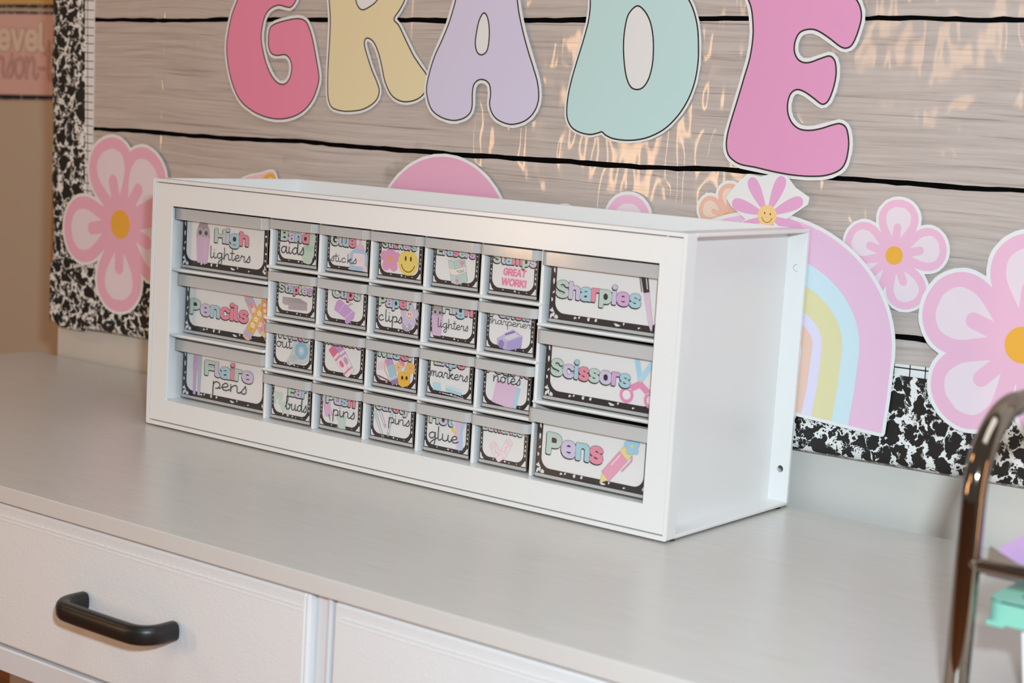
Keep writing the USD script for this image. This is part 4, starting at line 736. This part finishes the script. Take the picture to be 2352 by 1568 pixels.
def build_drawer(x0, x1, cell_lo, cell_hi, depth, big, info, row):
    what, word, scr, pic = info
    dr = thing('drawer', None, None, (x0, depth, 0), parent=dc)
    stage.GetPrimAtPath(dr).SetCustomDataByKey('label', f"clear {'wide' if big else 'small'} drawer with {what}")
    W = x1 - x0; lh = .0090 if big else .0069
    ztop = cell_hi - .0034
    ins = .0042 if big else .0040; fy = .0066; bl, br = ins, W - ins; zb = cell_lo + .0017
    m = lip_mesh(W - .0003, lh, big)
    for k in m: k.apply_translation((.00015, 0, ztop - lh))
    obj('pull_lip', m, M_LIP, dr, smooth=35)
    dp = .128
    # bin: clear front, sides and floor
    pan = rrect(bl, zb, br, ztop + .02, .0022).intersection(sbox(0, zb, W, ztop - .0006))
    ring = pan.difference(pan.buffer(-.0009))
    obj('bin_front', wall_sheet(pan, fy, .0009), M_CLEAR, dr)
    obj('bin_body', [bx(bl, bl + .0009, fy + .001, fy + dp, zb, ztop - .004), bx(br - .0009, br, fy + .001, fy + dp, zb, ztop - .004), bx(bl + .001, br - .001, fy + .001, fy + dp, zb, zb + .0009), bx(bl, br, fy + dp, fy + dp + .001, zb, ztop - .004), bx(bl + .0006, br - .0006, fy - .0004, fy, zb + .0002, zb + .0008, .0002)], M_CLEAR, dr)
    obj('bin_base', bx(bl + .0011, br - .0011, fy + .0010, fy + .0024, zb + .0004, zb + .0027, .0004), M_LIP, dr)
    cw0, cw1, cz0, cz1 = bl + .0014, br - (.0018 if big else .0014), zb + .0030, ztop - .0024
    w, h = cw1 - cw0, cz1 - cz0; v = (ztop - lh) - cz0
    yc = fy + .0016
    obj('label_card', bx(cw0, cw1, yc, yc + .0003, cz0, cz1), M_CARD, dr)
    off = (cw0, cz0); clip = sbox(0, 0, w, h)
    cl = lambda its: [(g.intersection(clip), c) for g, c in its]
    print_mesh('card_border', card_prints(w, h, big, 0), dr, yc - .00006, off=off)
    pc = pic(w, v)
    print_mesh('picture', cl(pc), dr, yc - .00016, eps=6e-6, off=off)
    wd, a, b, base, cap = word[:5]; pal = word[5] if len(word) > 5 else PAL
    its = lettering(wd, a * w, b * w, base * v, cap * v * .92, pal)
    print_mesh('lettering', cl(its), dr, yc - .00036, eps=6e-6, off=off)
    if scr:
        s, a, b, base, xh = scr
        print_mesh('script_lettering', cl([(script(s, a * w, b * w, base * v, xh * v), (50, 50, 54))]), dr, yc - .00056, off=off)
rj = np.random.RandomState(12)
for (c, r), (what, dep, word, scr, pic) in BIG.items():
    x0, x1 = ((.0143, .1228), (.3860, .4902))[c]
    build_drawer(x0, x1, gz1 - (r + 1) * LP, gz1 - r * LP, dep, True, (what, word, scr, pic), r)
for (c, r), (what, word, scr, pic) in SMALL.items():
    build_drawer(cols[c] + .0001, cols[c + 1], gz1 - (r + 1) * SP, gz1 - r * SP, ND + rj.uniform(-.0004, .0004), False, (what, word, scr, pic), r)

# ------------------------------------------------------------------ tube-framed organizer at the right end of the dresser, a mint bin in it
TY, TX, TR = -.330, .7750, .0062
ct = thing('desk_organizer', 'dark chrome tube-framed organizer on the dresser, its rounded frame rising at the right edge', 'organizer', (0, 0, T))
R_, ztp, YBK = .043, .1450, -.060
def frame(x):
    a_ = [(x, TY, z) for z in np.linspace(.001, ztp - R_, 14)] + [(x, TY + R_ - R_ * math.cos(a), ztp - R_ + R_ * math.sin(a)) for a in np.linspace(.06, math.pi / 2, 18)]
    b_ = [(x, TY + YBK - y, z) for x, y, z in a_[::-1]]
    return tube(a_ + b_, TR, 28)
obj('side_frame', frame(TX), M_CHROME, ct, smooth=60); obj('side_frame', frame(TX + .27), M_CHROME, ct, smooth=60)
for y, z in ((TY, .0716), (YBK, .0716), (YBK, .012)): obj('cross_bar', tube([(TX + .004, y, z), (TX + .13, y, z), (TX + .266, y, z)], .0036, 18), M_CHROME, ct, smooth=40)
sc_ = trimesh.creation.icosphere(2, .0022); sc_.apply_translation((TX + .0045, TY - .0046, .0728)); obj('screw', sc_, M_CHROME, ct, smooth=True)
mb = thing('mint_bin', 'mint green plastic bin with a wide rim inside the chrome organizer', 'storage bin', (0, 0, T))
rim_o, rim_i = rrect(.7835, -.3225, 1.030, -.230, .007), rrect(.7945, -.3120, 1.020, -.240, .006)
rm = trimesh.creation.extrude_polygon(rim_o.difference(rim_i), .0016, engine='earcut'); rm.apply_translation((0, 0, .0535))
sk = trimesh.creation.extrude_polygon(rim_o.difference(rim_o.buffer(-.0016)), .0115, engine='earcut'); sk.apply_translation((0, 0, .0430))
obj('rim', [rm, sk], M_MINT, mb, smooth=30)
obj('rim_tab', bx(.7836, .7930, -.3230, -.3205, .0412, .0440, .0008), M_MINT, mb)
def taper(z0_, z1_, a, b):
    o0, o1 = np.array(a.exterior.coords)[:-1], np.array(b.exterior.coords)[:-1]; n = len(o0)
    v = np.vstack([np.c_[o0, np.full(n, z0_)], np.c_[o1, np.full(n, z1_)]]); f = []
    for i in range(n): j = (i + 1) % n; f += [(i, j, n + j), (i, n + j, n + i)]
    return trimesh.Trimesh(v, f, process=False)
obj('bin_wall', [taper(.0006, .0530, rrect(.7990, -.3060, 1.010, -.246, .006), rrect(.7945, -.3120, 1.020, -.240, .006)), bx(.809, 1.008, -.304, -.248, .0004, .0020)], M_MINT, mb, smooth=30)
lc = Polygon([(.7990, .0425), (.960, .0425), (.960, .004), (.8040, .004)])
obj('label_card', wall_sheet(lc, -.3150, .0006), M_CARD, mb)
rr = np.random.RandomState(2)
print_mesh('card_border', [(lc.buffer(-.0028), (40, 44, 60)), (unary_union([disc(rr.uniform(.0012, .0026), x, z) for x, z in zip(rr.uniform(.808, .955, 60), rr.uniform(.006, .040, 60))]).intersection(lc.buffer(-.003)), (232, 236, 240)), (rrect(.820, .010, .952, .036, .006), (236, 234, 232))], mb, -.3152)
ps = wall_sheet(Polygon([(.7960, .020), (.900, .020), (.900, .094), (.7850, .0800), (.7720, .0706), (.7650, .0560), (.7660, .0540), (.7945, .0540)]), 0, .0006)
ps.apply_translation((0, -.2800, T)); obj('purple_paper', ps, plain('purple_paper', (196, 158, 200), .6), None, label='purple paper sheet standing up out of the mint bin', cat='paper')
ps = wall_sheet(Polygon([(.7965, .020), (.895, .020), (.895, .0560), (.7850, .0660), (.7700, .0720), (.7690, .0600), (.7965, .0560)]), 0, .0010)
ps.apply_translation((0, -.2900, T)); obj('brown_folder', ps, plain('brown_folder', (130, 112, 98), .6), None, label='brown card folder standing behind the chrome cross bar', cat='folder')
